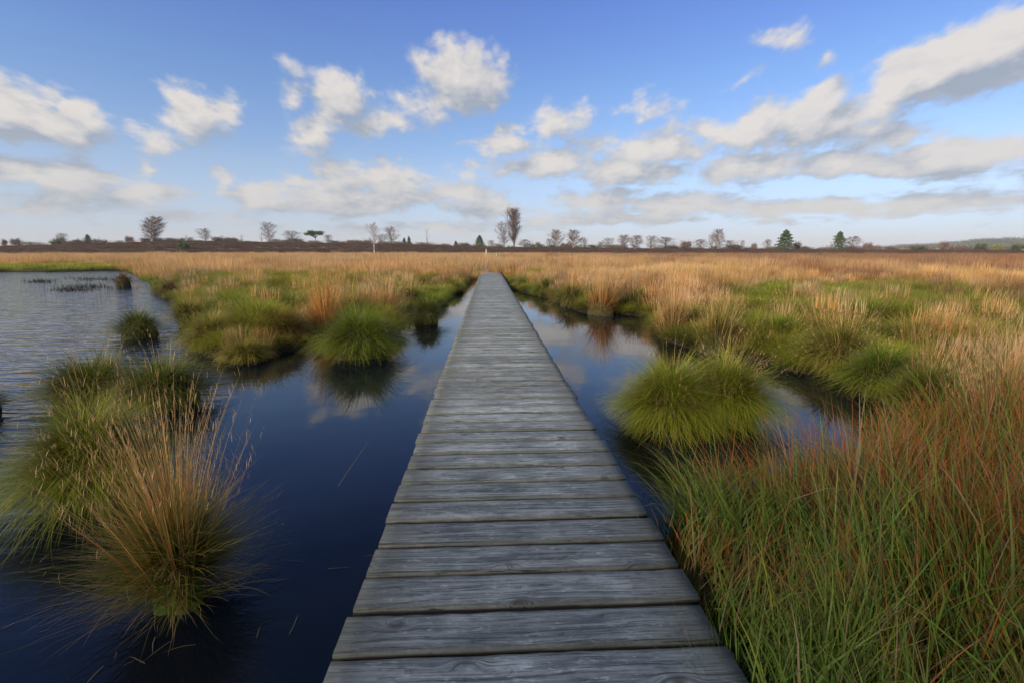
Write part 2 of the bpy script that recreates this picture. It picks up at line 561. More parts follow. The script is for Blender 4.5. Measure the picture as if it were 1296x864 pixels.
def mat_water():
    m, N = mat_base('bog_water')
    geo = N.n('ShaderNodeNewGeometry')
    P = geo.outputs['Position']
    sp = N.n('ShaderNodeSeparateXYZ')
    m.node_tree.links.new(P, sp.inputs[0])
    # wind reaches the open lake on the left, the pools by the deck stay calm
    wn, _ = N.noise(P, 0.25, 3, 0.5)
    edge = N.m('ADD', N.m('MULTIPLY_ADD', sp.outputs[1], 0.30, sp.outputs[0]), N.m('MULTIPLY', N.m('SUBTRACT', wn, 0.5), 2.0))
    openw = N.rng(edge, -0.9, -2.6, 0.0, 1.0)
    rot = N.n('ShaderNodeMapping')
    rot.inputs['Rotation'].default_value = (0, 0, R(-24))
    rot.inputs['Scale'].default_value = (1.3, 5.2, 1)
    m.node_tree.links.new(P, rot.inputs['Vector'])
    a, _ = N.noise(rot.outputs[0], 1.0, 3, 0.5, 0.35)
    rot2 = N.n('ShaderNodeMapping')
    rot2.inputs['Rotation'].default_value = (0, 0, R(-12))
    rot2.inputs['Scale'].default_value = (4.0, 15.0, 1)
    m.node_tree.links.new(P, rot2.inputs['Vector'])
    b_, _ = N.noise(rot2.outputs[0], 1.0, 2, 0.5, 0.3)
    h = N.m('MULTIPLY', N.m('ADD', N.m('MULTIPLY', a, 0.050), N.m('MULTIPLY', b_, 0.009)), openw)
    c_, _ = N.noise(P, 1.6, 3, 0.5)
    h = N.m('ADD', h, N.m('MULTIPLY', c_, 0.0022))
    b = N.n('ShaderNodeBump')
    b.inputs['Strength'].default_value = 1.0
    b.inputs['Distance'].default_value = 1.0
    m.node_tree.links.new(h, b.inputs['Height'])
    p = N.n('ShaderNodeBsdfPrincipled')
    p.inputs['Base Color'].default_value = (0.0035, 0.006, 0.010, 1)
    p.inputs['Roughness'].default_value = 0.035
    p.inputs['IOR'].default_value = 1.40
    m.node_tree.links.new(b.outputs[0], p.inputs['Normal'])
    o = N.n('ShaderNodeOutputMaterial')
    m.node_tree.links.new(p.outputs[0], o.inputs[0])
    return m


M_BLADE = mat_blades('grass_blades')
M_STEM = mat_blades('dry_stalks', 0.25)
M_TWIG = mat_vcol('bark_and_twigs')
M_LEAF = mat_blades('tree_leaves', 0.25)
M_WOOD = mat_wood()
M_WATER = mat_water()
M_PEAT = mat_noise('peat_ground', (0.035, 0.027, 0.014), (0.12, 0.085, 0.04), 2.5, 0.95, 0.5, (0.20, 0.145, 0.07), 0.8)
def _wet_rim():
    nt = M_PEAT.node_tree
    N = NT(nt)
    p = [n for n in nt.nodes if n.type == 'BSDF_PRINCIPLED'][0]
    old = p.inputs['Base Color'].links[0].from_socket
    geo = N.n('ShaderNodeNewGeometry')
    sp = N.n('ShaderNodeSeparateXYZ')
    nt.links.new(geo.outputs['Position'], sp.inputs[0])
    f, _ = N.noise(geo.outputs['Position'], 6.0, 3, 0.6)
    k = N.rng(N.m('ADD', sp.outputs[2], N.m('MULTIPLY', f, 0.05)), 0.07, 0.14)
    nt.links.new(N.mix(k, C4((0.016, 0.013, 0.008)), old), p.inputs['Base Color'])


_wet_rim()
M_MOUND = mat_noise('tussock_root_mat', (0.028, 0.024, 0.012), (0.055, 0.060, 0.018), 14, 0.95, 0.6)
M_MOSS = mat_noise('bright_moss', (0.05, 0.11, 0.012), (0.10, 0.16, 0.02), 30, 0.9, 0.8)
M_HILL = mat_noise('far_hill_cover', (0.075, 0.10, 0.055), (0.13, 0.13, 0.07), 0.03, 1.0, 0.0)
M_MEADOW = mat_noise('far_meadow_grass', (0.36, 0.33, 0.12), (0.26, 0.28, 0.11), 0.03, 1.0, 0.0)
M_POST = mat_noise('pale_post_wood', (0.32, 0.30, 0.25), (0.45, 0.42, 0.36), 8, 0.8, 0.2)
M_BEAM = mat_noise('wet_timber', (0.04, 0.036, 0.03), (0.09, 0.085, 0.07), 6, 0.7, 0.4)


# ------------------------------------------------------------------ the lie of the land
def W2(px, py):
    p = at(px, py)
    return (p[0], p[1])


SHORE_L = [(0, 345), (80, 344), (140, 343), (178, 346), (200, 356), (196, 372), (226, 384), (222, 402), (240, 412), (238, 432), (262, 452), (322, 462), (345, 448), (392, 440), (402, 425),
           (445, 430), (505, 424), (508, 398), (520, 392), (556, 392), (566, 378), (586, 368), (590, 360), (602, 352)]
SHORE_R = [(640, 354), (648, 367), (690, 377), (712, 382), (735, 396), (800, 399), (824, 404), (834, 428), (868, 440), (920, 452), (968, 456), (1000, 470), (1060, 476),
           (1108, 500), (1128, 524), (1108, 560), (1080, 600), (1000, 626), (892, 638), (856, 680)]
POLY = [(-900, 37.0), (-60, 37.5)] + [W2(*p) for p in SHORE_L] + [W2(*p) for p in SHORE_R] + [(0.74, 1.9), (0.66, 1.5), (0.66, -2), (2.5, -8), (8, -14), (900, -60), (900, 3500), (-900, 3500)]
POLY = np.array(POLY)


def sdist(x, y):
    """signed distance to the shore, positive on land"""
    x = np.asarray(x, float); y = np.asarray(y, float)
    inside = np.zeros(x.shape, bool)
    best = np.full(x.shape, 1e9)
    n = len(POLY)
    for i in range(n):
        x0, y0 = POLY[i]
        x1, y1 = POLY[(i + 1) % n]
        dx, dy = x1 - x0, y1 - y0
        t = np.clip(((x - x0) * dx + (y - y0) * dy) / (dx * dx + dy * dy + 1e-12), 0, 1)
        best = np.minimum(best, np.hypot(x - x0 - t * dx, y - y0 - t * dy))
        c = ((y0 > y) != (y1 > y)) & (x < dx * (y - y0) / (dy + 1e-15) + x0)
        inside ^= c
    return np.where(inside, best, -best)


def sstep(v, a, b):
    t = np.clip((v - a) / (b - a), 0, 1)
    return t * t * (3 - 2 * t)


RIDGE_PX = [(-300, 314), (0, 313.5), (80, 312), (160, 308.5), (220, 306.5), (300, 307.5), (400, 309), (500, 310), (560, 312), (600, 314), (640, 314.5), (700, 314), (800, 316),
            (900, 316.5), (1000, 317), (1100, 318), (1296, 319), (1500, 319)]
RR = 270.0
_ra = np.array([azel(px, py)[0] for px, py in RIDGE_PX])
_rh = np.array([at_r(px, py, RR)[2] for px, py in RIDGE_PX])


def vnoise(x, y, s, seed=0):
    """cheap smooth noise from summed sines"""
    r = np.random.default_rng(seed)
    o = np.zeros(np.shape(x))
    for k in range(7):
        a = r.uniform(0, 2 * math.pi)
        f = r.uniform(0.6, 1.9) / s
        o += np.sin((np.cos(a) * x + np.sin(a) * y) * f * 2 * math.pi + r.uniform(0, 6.28))
    return o / 7 * 1.6


def height(x, y):
    x = np.asarray(x, float); y = np.asarray(y, float)
    s = sdist(x, y)
    z = np.clip(s * 0.30, -0.42, 0.07) + np.where(s > 0, np.minimum(s, 1), 0) * (0.055 + 0.16 * vnoise(x, y, 1.7, 3) * sstep(-np.hypot(x, y), -40, -18) * np.where(x > 0.6, .5, 1))
    rr = np.hypot(x, y)
    az = np.degrees(np.arctan2(x, y))
    h = np.interp(az, _ra, _rh)
    h = np.where(np.abs(az) > 70, h * 0.6, h)
    z = z + sstep(rr, 140, RR) * (h - 0.1) + sstep(rr, 120, 200) * 0.15 * vnoise(x, y, 30, 9)
    return z


def axis(dense, step, far, grow=1.09):
    a = list(np.arange(0, dense, step))
    d = step
    while a[-1] < far:
        d *= grow
        a.append(a[-1] + d)
    return np.array(a)


ax_ = axis(9, 0.16, 2600)
xs = np.concatenate([-ax_[:0:-1], ax_])
ys = np.concatenate([-axis(1.0, 0.5, 500, 1.3)[:0:-1], axis(16, 0.16, 3000)])
GX, GY = np.meshgrid(xs, ys)
GZ = height(GX.ravel(), GY.ravel())
nx, ny = len(xs), len(ys)
ii = (np.arange(ny - 1)[:, None] * nx + np.arange(nx - 1)[None, :]).ravel()
gq = np.stack([ii, ii + 1, ii + nx + 1, ii + nx], 1)
ground = obj('ground', mk_mesh('ground', np.stack([GX.ravel(), GY.ravel(), GZ], 1), gq, mat=M_PEAT, smooth=True))
tag(ground, 'dark peat ground of the bog rising to the heath on the skyline', kind='structure')

wv = [(-2500, -480, 0), (2500, -480, 0), (2500, 120, 0), (-2500, 120, 0)]
water = obj('water', mk_mesh('water', wv, [(0, 1, 2, 3)], mat=M_WATER))
tag(water, 'dark bog water mirroring the sky, rippled on the open lake', kind='structure')


# ------------------------------------------------------------------ boardwalk
DECK_Z = 0.30
WL, WR = -0.476, 0.732
DW = WR - WL
DCX = (WL + WR) / 2
PITCHY = 0.186
bw = empty('boardwalk', (DCX, 0.9, 0))
tag(bw, 'weathered grey plank boardwalk running straight over the dark water to the far grass', 'boardwalk')


def plank_mesh(k):
    r = np.random.default_rng(100 + k)
    n = 22
    xx = np.linspace(-DW / 2, DW / 2, n)
    hd = 0.0830 + r.uniform(-0.002, 0.0015)
    th = 0.042
    wf = r.normal(0, 0.0011, n); wf = np.convolve(np.pad(wf, 2, 'edge'), np.ones(5) / 5, 'valid') * 2.2 + r.normal(0, .0005, n)
    wb = r.normal(0, 0.0011, n); wb = np.convolve(np.pad(wb, 2, 'edge'), np.ones(5) / 5, 'valid') * 2.2 + r.normal(0, .0005, n)
    cup = r.uniform(-0.0025, 0.001)
    for _ in range(r.integers(0, 3)):   # chips out of the front edge
        c = r.integers(1, n - 1)
        wf[c] += r.uniform(0.003, 0.008)
    crown = 0.006 + r.uniform(0, 0.004)
    V = []
    for i, x in enumerate(xx):
        f, b = -hd + wf[i], hd + wb[i]
        rf = crown * (1 + r.uniform(-.3, .3))
        V += [(x, f, -th), (x, f, -rf * 1.3), (x, f + rf * 0.55, -rf * 0.35), (x, f + rf * 2.0, 0.0), (x, 0, cup), (x, b - rf * 2.0, 0.0), (x, b - rf * .55, -rf * .35), (x, b, -rf * 1.3), (x, b, -th)]
    V = np.array(V)
    m = 9
    Q = []
    for i in range(n - 1):
        for j in range(m):
            j2 = (j + 1) % m
            Q.append((i * m + j, (i + 1) * m + j, (i + 1) * m + j2, i * m + j2))
    # end caps as fans
    V = np.concatenate([V, [(-DW / 2, 0, -th / 2), (DW / 2, 0, -th / 2)]])
    T = []
    c0, c1 = n * m, n * m + 1
    for j in range(m):
        j2 = (j + 1) % m
        T.append((c0, j, j2)); T.append((c1, (n - 1) * m + j2, (n - 1) * m + j))
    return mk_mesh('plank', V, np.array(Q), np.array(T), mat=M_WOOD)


planks = [plank_mesh(k) for k in range(18)]
rp = random.Random(5)
BEND = 29.5
y = 0.82 - 6 * PITCHY
path = []
x0 = DCX
px_, py_, ang = DCX, y, 0.0
while py_ < 47:
    if py_ > BEND: ang = min(ang + 0.02, 0.16)
    path.append((px_, py_, ang))
    px_ -= math.sin(ang) * PITCHY
    py_ += math.cos(ang) * PITCHY
last = -1
for i, (x, yy, a) in enumerate(path):
    k = rp.randrange(18)
    if k == last: k = (k + 5) % 18
    last = k
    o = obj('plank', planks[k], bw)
    flip = math.pi if rp.random() < 0.5 else 0.0
    o.location = (x - DCX + rp.uniform(-0.009, 0.009), yy - 0.9 + rp.uniform(-0.0015, 0.0015), DECK_Z + rp.uniform(-0.003, 0.003))
    o.rotation_euler = (rp.uniform(-0.012, 0.012), rp.uniform(-0.003, 0.003), a + flip + rp.uniform(-0.0035, 0.0035))
    if rp.random() < 0.12: o.scale = (1.0 + rp.uniform(0.0, 0.018), 1, 1)


def box(G, x0, x1, y0, y1, z0, z1):
    v = [(x0, y0, z0), (x1, y0, z0), (x1, y1, z0), (x0, y1, z0), (x0, y0, z1), (x1, y0, z1), (x1, y1, z1), (x0, y1, z1)]
    G.add(v, [(0, 3, 2, 1), (4, 5, 6, 7), (0, 1, 5, 4), (1, 2, 6, 5), (2, 3, 7, 6), (3, 0, 4, 7)])


for sx in (-0.44, 0.0, 0.44):
    G = Geo()
    box(G, sx - 0.04, sx + 0.04, -1.2, 28.6, DECK_Z - 0.17, DECK_Z - 0.046)
    obj('bearer', G.mesh('bearer', M_BEAM), bw)
G = Geo()
box(G, -0.05, 0.05, -0.6, -0.5, -0.75, 0)
for yy in np.arange(0.2, 28.5, 2.4):
    for sx in (-0.52, 0.52):
        pass
pg = Geo()
nseg = 10
th = np.linspace(0, 2 * math.pi, nseg, endpoint=False)
ring = lambda rr, z: np.stack([rr * np.cos(th), rr * np.sin(th), np.full(nseg, z)], 1)
pg.add(np.concatenate([ring(0.055, -0.8), ring(0.052, -0.02), ring(0.04, 0.0)]),
       [(a * nseg + j, a * nseg + (j + 1) % nseg, (a + 1) * nseg + (j + 1) % nseg, (a + 1) * nseg + j) for a in range(2) for j in range(nseg)])
pile_me = pg.mesh('support_pile', M_BEAM, True)
for yy in np.arange(0.3, 28.5, 2.4):
    for sx in (-0.44, 0.44):
        o = obj('support_pile', pile_me, bw)
        o.location = (sx, yy, DECK_Z - 0.172)
bw_objs = True


# ------------------------------------------------------------------ tussocks
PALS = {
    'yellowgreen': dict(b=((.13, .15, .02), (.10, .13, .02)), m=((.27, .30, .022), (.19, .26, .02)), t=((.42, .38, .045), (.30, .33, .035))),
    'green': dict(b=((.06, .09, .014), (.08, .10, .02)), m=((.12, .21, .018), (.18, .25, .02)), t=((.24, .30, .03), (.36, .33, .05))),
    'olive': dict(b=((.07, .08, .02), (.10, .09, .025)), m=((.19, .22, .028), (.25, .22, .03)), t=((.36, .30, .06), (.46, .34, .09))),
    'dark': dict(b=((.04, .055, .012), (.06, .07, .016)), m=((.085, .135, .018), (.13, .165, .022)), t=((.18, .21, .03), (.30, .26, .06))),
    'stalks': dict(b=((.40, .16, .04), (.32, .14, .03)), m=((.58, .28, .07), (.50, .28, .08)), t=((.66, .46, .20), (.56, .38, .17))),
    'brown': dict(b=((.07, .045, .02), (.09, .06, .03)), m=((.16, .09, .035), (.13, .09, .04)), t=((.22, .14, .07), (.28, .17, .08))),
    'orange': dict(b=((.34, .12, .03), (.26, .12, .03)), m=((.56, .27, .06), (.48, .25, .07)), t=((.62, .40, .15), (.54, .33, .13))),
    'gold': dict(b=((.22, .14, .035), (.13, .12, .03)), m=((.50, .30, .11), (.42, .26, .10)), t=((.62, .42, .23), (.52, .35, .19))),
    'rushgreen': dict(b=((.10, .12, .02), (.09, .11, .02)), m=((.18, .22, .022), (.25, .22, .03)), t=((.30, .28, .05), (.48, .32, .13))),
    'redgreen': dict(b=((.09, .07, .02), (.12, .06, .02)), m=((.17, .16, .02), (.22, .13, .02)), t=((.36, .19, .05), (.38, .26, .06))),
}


def dome(rm, hm, seed, ns=22, nr=7):
    r = np.random.default_rng(seed)
    V = []
    ph = r.uniform(0, 6.28, 4)
    for j in range(nr):
        a = j / (nr - 1) * math.pi / 2
        for i in range(ns):
            th_ = i / ns * 2 * math.pi
            w = 1 + 0.10 * math.sin(3 * th_ + ph[0]) + 0.07 * math.sin(5 * th_ + ph[1]) + r.uniform(-.03, .03)
            rr = rm * math.cos(a) * w
            z = -0.04 + (hm + 0.04) * math.sin(a) * (1 + 0.06 * math.sin(4 * th_ + ph[2]))
            V.append((rr * math.cos(th_), rr * math.sin(th_), z))
    Q = [(j * ns + i, j * ns + (i + 1) % ns, (j + 1) * ns + (i + 1) % ns, (j + 1) * ns + i) for j in range(nr - 1) for i in range(ns)]
    # skirt to the lake bed
    b = len(V)
    for i in range(ns):
        V.append((V[i][0] * 0.9, V[i][1] * 0.9, -0.45))
    Q += [(b + i, b + (i + 1) % ns, (i + 1) % ns, i) for i in range(ns)]
    return V, Q


TUSS_N = [0]


def tussock(label, cx, yf, hw, ytop, kind='green', n=1200, stems=0, stem_top=None, stem_w=None, stem_kind='gold', bw_=0.004, droop=1.15, stiff=0.0, depth=1.0,
            mound=0.5, moss=False, cat='tussock', name='grass_tussock', group='tussocks standing in and along the water', lean=None, stem_lean=0.0, stem_dir=0.0, z0=0.0, sag=0.0, leaf=1.0, fringe=True, dead=.16):
    n = int(n * (1.0 if stiff else 1.25))
    """cx, front waterline y, half width, top y in photo px fix the place and the size"""
    TUSS_N[0] += 1
    r = np.random.default_rng(1000 + TUSS_N[0])
    p = at(cx, yf, z0)
    D = math.hypot(p[0], p[1])
    rad = hw * abs(np.dot(p[:2], (sY, cY)) * cP + (CZ - z0) * sP) / F
    dirn = p[:2] / D
    c = p[:2] + dirn * rad * 0.8 * depth
    H = at_r(cx, ytop, math.hypot(*c))[2] - z0
    H = max(H, 0.12)
    root = empty(name, (c[0], c[1], z0), 0.0)
    tag(root, label, cat, group)
    rm = rad * (mound if stiff or not fringe else max(mound, .60))
    Lm = 0.46 * rad + 0.30 * H
    hm = min(max(H - Lm * .62, 0.22 * H), 0.42)
    V, Q = dome(rm, hm, TUSS_N[0])
    mo = obj('root_mound', mk_mesh('root_mound', V, Q, mat=M_MOSS if moss else M_MOUND, smooth=True), root)
    # leaves
    G = Geo()
    pal_ = PALS[kind]
    rho = np.sqrt(r.uniform(0, 1, n))
    az = r.uniform(0, 2 * math.pi, n)
    bx = rm * rho * np.cos(az); by = rm * rho * np.sin(az)
    bz = hm * np.sqrt(np.clip(1 - rho ** 2, 0, 1)) - 0.01
    ph3 = r.uniform(0, 6.28, 4)
    azb = az + r.normal(0, 0.40, n) + .45 * np.sin(4 * az + ph3[0]) + .25 * np.sin(9 * az + ph3[1])
    rag = (1 + .22 * np.sin(3 * az + ph3[2]) + .16 * np.sin(7 * az + ph3[3])) * np.where(r.uniform(0, 1, n) < .25, r.uniform(.4, .8, n), 1)
    if stiff:
        reach = max(rad - rm, 0.05) * 1.30
        up = (H - hm) * 1.12
        L = (up + (reach - up) * rho ** 1.5) * r.uniform(0.6, 1.12, n)
        l0 = rho * 1.05 * (1 - stiff) + np.abs(r.normal(0, 0.16, n))
        l1 = l0 + (0.35 + droop * r.uniform(0.3, 1.0, n) * (0.35 + rho)) * (1 - stiff) + sag
    else:
        L = Lm * leaf * r.uniform(0.55, 1.12, n)
        long_ = r.uniform(0, 1, n) < 0.06
        L = np.where(long_, L * 1.35, L)
        l0 = rho * 0.95 + np.abs(r.normal(0, 0.22, n))
        l1 = l0 + droop * r.uniform(0.5, 1.35, n) * (1.1 - .25 * rho)
    L = L * rag
    l0 = l0 + .18 * np.sin(5 * az + ph3[1])
    l0 = np.abs(l0)
    l1 = np.minimum(l1, 2.75)
    wdt = bw_ * r.uniform(0.6, 1.7, n)
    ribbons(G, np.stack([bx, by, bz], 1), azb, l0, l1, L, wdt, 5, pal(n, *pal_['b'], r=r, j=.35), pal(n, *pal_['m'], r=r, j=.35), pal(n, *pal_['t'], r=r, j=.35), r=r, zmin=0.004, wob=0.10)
    if not stiff and fringe:
        nf = n // 3
        rf = r.uniform(.80, 1.0, nf); af = r.uniform(0, 6.28, nf)
        ribbons(G, np.stack([rm * rf * np.cos(af), rm * rf * np.sin(af), hm * np.sqrt(1 - rf ** 2) + .01], 1), af + r.normal(0, .3, nf), r.uniform(.9, 1.4, nf), r.uniform(2.1, 2.8, nf),
                (hm * 1.1 + .05) * r.uniform(.6, 1.3, nf), bw_ * r.uniform(.7, 1.4, nf), 4, pal(nf, *pal_['b'], r=r), pal(nf, *pal_['m'], r=r), pal(nf, *pal_['t'], r=r), r=r, zmin=0.002, wob=.1)
    # some dead leaves
    nd = int(n * dead)
    k = r.integers(0, n, nd)
    ribbons(G, np.stack([bx, by, bz], 1)[k], azb[k] + r.normal(0, .3, nd), l0[k] + 0.1, np.minimum(l1[k] + .3, 2.7), L[k] * r.uniform(.7, 1.2, nd), wdt[k], 5,
            pal(nd, (.14, .08, .035), r=r), pal(nd, (.38, .21, .08), (.22, .14, .07), r=r), pal(nd, (.50, .33, .15), r=r), r=r, zmin=0.004, wob=0.1)
    obj('leaves', G.mesh('leaves', M_BLADE), root)
    if stems:
        G = Geo()
        Hs = at_r(cx, stem_top, math.hypot(*c))[2] - z0
        sw = (stem_w or hw * 0.8) * abs(np.dot(c, (sY, cY)) * cP + CZ * sP) / F
        ps = PALS[stem_kind]
        rho = np.sqrt(r.uniform(0, 1, stems))
        az = r.uniform(0, 2 * math.pi, stems)
        base = np.stack([rm * .8 * rho * np.cos(az), rm * .8 * rho * np.sin(az), hm * (1 - rho ** 2) - .01], 1)
        spread = math.atan2(max(sw - rm * .5, 0.02), Hs)
        L = (Hs - hm) * r.uniform(0.6, 1.04, stems) / math.cos(min(spread, 1.0) * 0.6)
        l0 = spread * rho * r.uniform(0.5, 1.25, stems)
        dx = np.sin(l0) * np.cos(az) + math.cos(stem_dir) * stem_lean
        dy = np.sin(l0) * np.sin(az) + math.sin(stem_dir) * stem_lean
        az2 = np.arctan2(dy, dx)
        l0 = np.arcsin(np.clip(np.hypot(dx, dy), 0, .95))
        l1 = l0 + r.uniform(0.0, 0.28, stems) + r.uniform(0, 1, stems) ** 4 * 0.5
        ribbons(G, base, az2, l0, l1, L, bw_ * r.uniform(.7, 1.1, stems), 6, pal(stems, *ps['b'], r=r), pal(stems, *ps['m'], r=r), pal(stems, *ps['t'], r=r), r=r, wob=0.04)
        # seed heads: short spikelets on the upper third
        kk = np.repeat(np.arange(stems), 4)
        nn = len(kk)
        fr = r.uniform(0.72, 1.0, nn)
        steps = 6
        pos = base[kk].astype(float).copy()
        for s_ in range(steps):
            tm = (s_ + .5) / steps
            ph_ = l0[kk] + (l1[kk] - l0[kk]) * tm ** 1.3
            stp = np.clip(fr * steps - s_, 0, 1) * (L[kk] / steps)
            pos += stp[:, None] * np.stack([np.sin(ph_) * np.cos(az2[kk]), np.sin(ph_) * np.sin(az2[kk]), np.cos(ph_)], 1)
        ribbons(G, pos, r.uniform(0, 6.28, nn), l0[kk] + r.normal(0, .08, nn), l0[kk] + .2, 0.035 * r.uniform(.6, 1.3, nn) * max(Hs, .5), np.full(nn, bw_ * 0.7), 2,
                pal(nn, *ps['m'], r=r), pal(nn, *ps['t'], r=r), pal(nn, *ps['t'], r=r), r=r)
        obj('flower_stalks', G.mesh('flower_stalks', M_STEM), root)
    return root


T = tussock
T('nearest tussock in the lower left, tall orange-brown stalks over splayed green and rust leaves', 236, 800, 90, 636, 'rushgreen', 1900, 250, 432, 145, 'stalks', .0036, .5, dead=.25, mound=.34, fringe=False, stem_lean=-0.06, moss=True, leaf=1.35, group='tussocks in the lake left of the boardwalk')
T('bright green low tussock on the left edge, just behind the tall orange-stalked one', 128, 652, 68, 505, 'yellowgreen', 4200, 50, 440, 90, 'gold', .0034, 1.2, group='tussocks in the lake left of the boardwalk')
T('dark olive tussock standing behind the bright green one, left half of a touching pair', 120, 516, 66, 444, 'dark', 2400, 22, 400, 50, 'gold', .004, 1.2, group='tussocks in the lake left of the boardwalk')
T('dark olive tussock with drooping brown fringe, right half of the touching pair', 212, 524, 62, 446, 'dark', 2400, 26, 402, 60, 'gold', .004, 1.2, group='tussocks in the lake left of the boardwalk')
T('small round dark green tussock alone out in the rippled lake', 176, 430, 33, 388, 'dark', 1100, 0, bw_=.005, group='tussocks in the lake left of the boardwalk')
T('dark tussock cut off by the left edge of the view at mid height', -22, 528, 30, 482, 'dark', 700, 0, bw_=.004, group='tussocks in the lake left of the boardwalk')
T('small rust-brown tussock farthest out in the lake, beside the floating weed', 157, 364, 13, 341, 'brown', 420, 0, bw_=.010, group='tussocks in the lake left of the boardwalk')
MG = 'tussocks along the marsh edge left of the boardwalk'
T('rust-brown tussock at the outer corner of the marsh by the lake', 217, 377, 14, 352, 'brown', 500, 0, bw_=.009, group=MG)
T('tall dark green sedge tussock on the marsh edge behind the rust-brown corner tussock', 245, 361, 24, 336, 'dark', 600, 10, 330, 20, 'gold', .010, group=MG)
T('green tussock at the narrow channel, second from the outer corner of the marsh', 278, 392, 22, 362, 'green', 800, 0, bw_=.008, group=MG)
T('olive tussock nearest the open lake, on the left side of the marsh', 242, 416, 24, 374, 'olive', 900, 16, 352, 24, 'gold', .006, group=MG)
T('large olive-green tussock at the front left corner of the marsh', 272, 447, 34, 394, 'olive', 1700, 30, 372, 30, 'gold', .005, group=MG)
T('low brown-green tussock lying flat at the front of the marsh over a black reflection', 312, 462, 32, 425, 'olive', 1300, 0, bw_=.005, group=MG)
T('yellow-green tussock in the middle of the marsh behind the front row', 318, 424, 42, 378, 'yellowgreen', 1500, 24, 356, 40, 'gold', .006, group=MG)
T('broad tussock with red-brown crown, right of the olive front corner tussock', 356, 440, 40, 386, 'redgreen', 1900, 0, bw_=.005, group=MG)
T('green tussock directly behind the red-brown crowned one', 372, 412, 34, 362, 'green', 1200, 16, 345, 30, 'gold', .006, group=MG)
T('green low tussock behind the yellow-green one in the marsh', 330, 392, 30, 356, 'green', 900, 12, 346, 26, 'gold', .007, group=MG)
T('tallest flaming orange tussock left of the boardwalk, stalks fanned like a sheaf', 414, 428, 30, 352, 'orange', 700, 330, 322, 46, 'orange', .006, .7, stiff=.45, group=MG, mound=.6)
T('bright green dome tussock in front of the orange sheaf, nearest tussock to the pool', 458, 458, 56, 386, 'green', 3000, 10, 368, 50, 'gold', .0045, 1.15, group=MG)
T('golden straw tussock leaning behind the bright green dome', 492, 412, 26, 352, 'gold', 500, 160, 326, 44, 'gold', .006, .8, stiff=.3, group=MG)
T('small dark green round tussock beside the boardwalk, alone in the left pool', 541, 412, 25, 374, 'dark', 1300, 8, 362, 22, 'gold', .005, group=MG)
T('yellow straw tussock by the inner shore between the dark round tussock and the golden one', 520, 392, 22, 356, 'olive', 600, 90, 330, 34, 'gold', .008, group=MG)
T('green tussock behind the orange sheaf', 440, 396, 34, 356, 'green', 900, 40, 326, 44, 'gold', .007, group=MG)
T('low green tussock at the far end of the left pool next to the boardwalk', 574, 372, 18, 350, 'yellowgreen', 500, 30, 334, 20, 'gold', .009, group=MG)
RG = 'tussocks along the shore right of the boardwalk'
T('small green cushion tussock beside the boardwalk at the head of the right pool', 662, 368, 15, 348, 'green', 450, 24, 330, 18, 'gold', .010, group=RG)
T('pair-forming green tussock, second along the right shore from the boardwalk', 692, 376, 20, 349, 'green', 700, 40, 328, 26, 'gold', .009, group=RG)
T('olive tussock left of the golden sheaf on the right shore', 722, 389, 22, 356, 'olive', 800, 60, 330, 26, 'gold', .008, group=RG)
T('golden sheaf tussock on the right shore with its rust reflection below', 762, 401, 28, 350, 'orange', 800, 260, 322, 34, 'gold', .007, .7, stiff=.4, group=RG, mound=.6)
T('dark green tussock just right of the golden sheaf', 806, 398, 24, 362, 'green', 900, 30, 338, 26, 'gold', .007, group=RG)
T('tall straw tussock at the bend of the right shore', 850, 432, 24, 366, 'gold', 700, 200, 328, 38, 'gold', .006, .8, stiff=.35, group=RG, mound=.6)
T('upright green tussock with pale stalks, behind the big lime dome', 906, 452, 40, 382, 'olive', 1400, 130, 344, 52, 'gold', .005, .8, stiff=.35, group=RG)
T('big lime-green dome tussock in the right pool, the nearest to the boardwalk', 846, 553, 66, 455, 'yellowgreen', 5600, 26, 418, 60, 'gold', .0034, 1.15, group=RG, depth=.85)
T('lime tussock merged to the right side of the big dome, straw stalks bent over water', 916, 546, 54, 448, 'yellowgreen', 4400, 90, 396, 90, 'gold', .0036, 1.15, group=RG, stem_lean=.28, stem_dir=.3)
T('olive tussock arching long straw leaves over the small side pool', 1056, 478, 46, 404, 'olive', 2000, 90, 372, 100, 'gold', .005, 1.3, group=RG, stem_lean=-.2)
T('green tussock between the side pool and the straw reeds', 1112, 506, 50, 432, 'green', 2000, 24, 398, 50, 'gold', .0046, 1.2, group=RG)
T('blue-green rush clump behind the side pool', 985, 450, 40, 392, 'green', 1400, 60, 360, 50, 'gold', .005, .8, stiff=.3, group=RG)
T('dark blue-green sedge clump to the right of the side pool', 1170, 545, 56, 448, 'dark', 2400, 20, 410, 50, 'gold', .0046, .9, stiff=.2, group=RG)
T('tall straw reed clump at the right edge of the view', 1256, 598, 62, 480, 'gold', 900, 420, 380, 90, 'gold', .0042, .7, stiff=.5, group=RG)
T('rust and straw tussock behind the blue-green sedge', 1190, 470, 46, 400, 'gold', 1000, 110, 372, 56, 'orange', .005, .9, stiff=.2, group=RG)
T('green hummock tussock in the middle of the right marsh', 1090, 438, 56, 372, 'green', 1800, 30, 352, 60, 'gold', .006, group=RG)
T('yellow-green hummock tussock left of the middle of the right marsh', 1000, 420, 40, 376, 'yellowgreen', 1200, 60, 340, 50, 'gold', .006, group=RG)


# ------------------------------------------------------------------ moor grass fields (uncountable): instanced clumps
def proto(name, fill, mat):
    G = Geo()
    fill(G)
    return bpy.data.objects.new(name, G.mesh(name, mat))


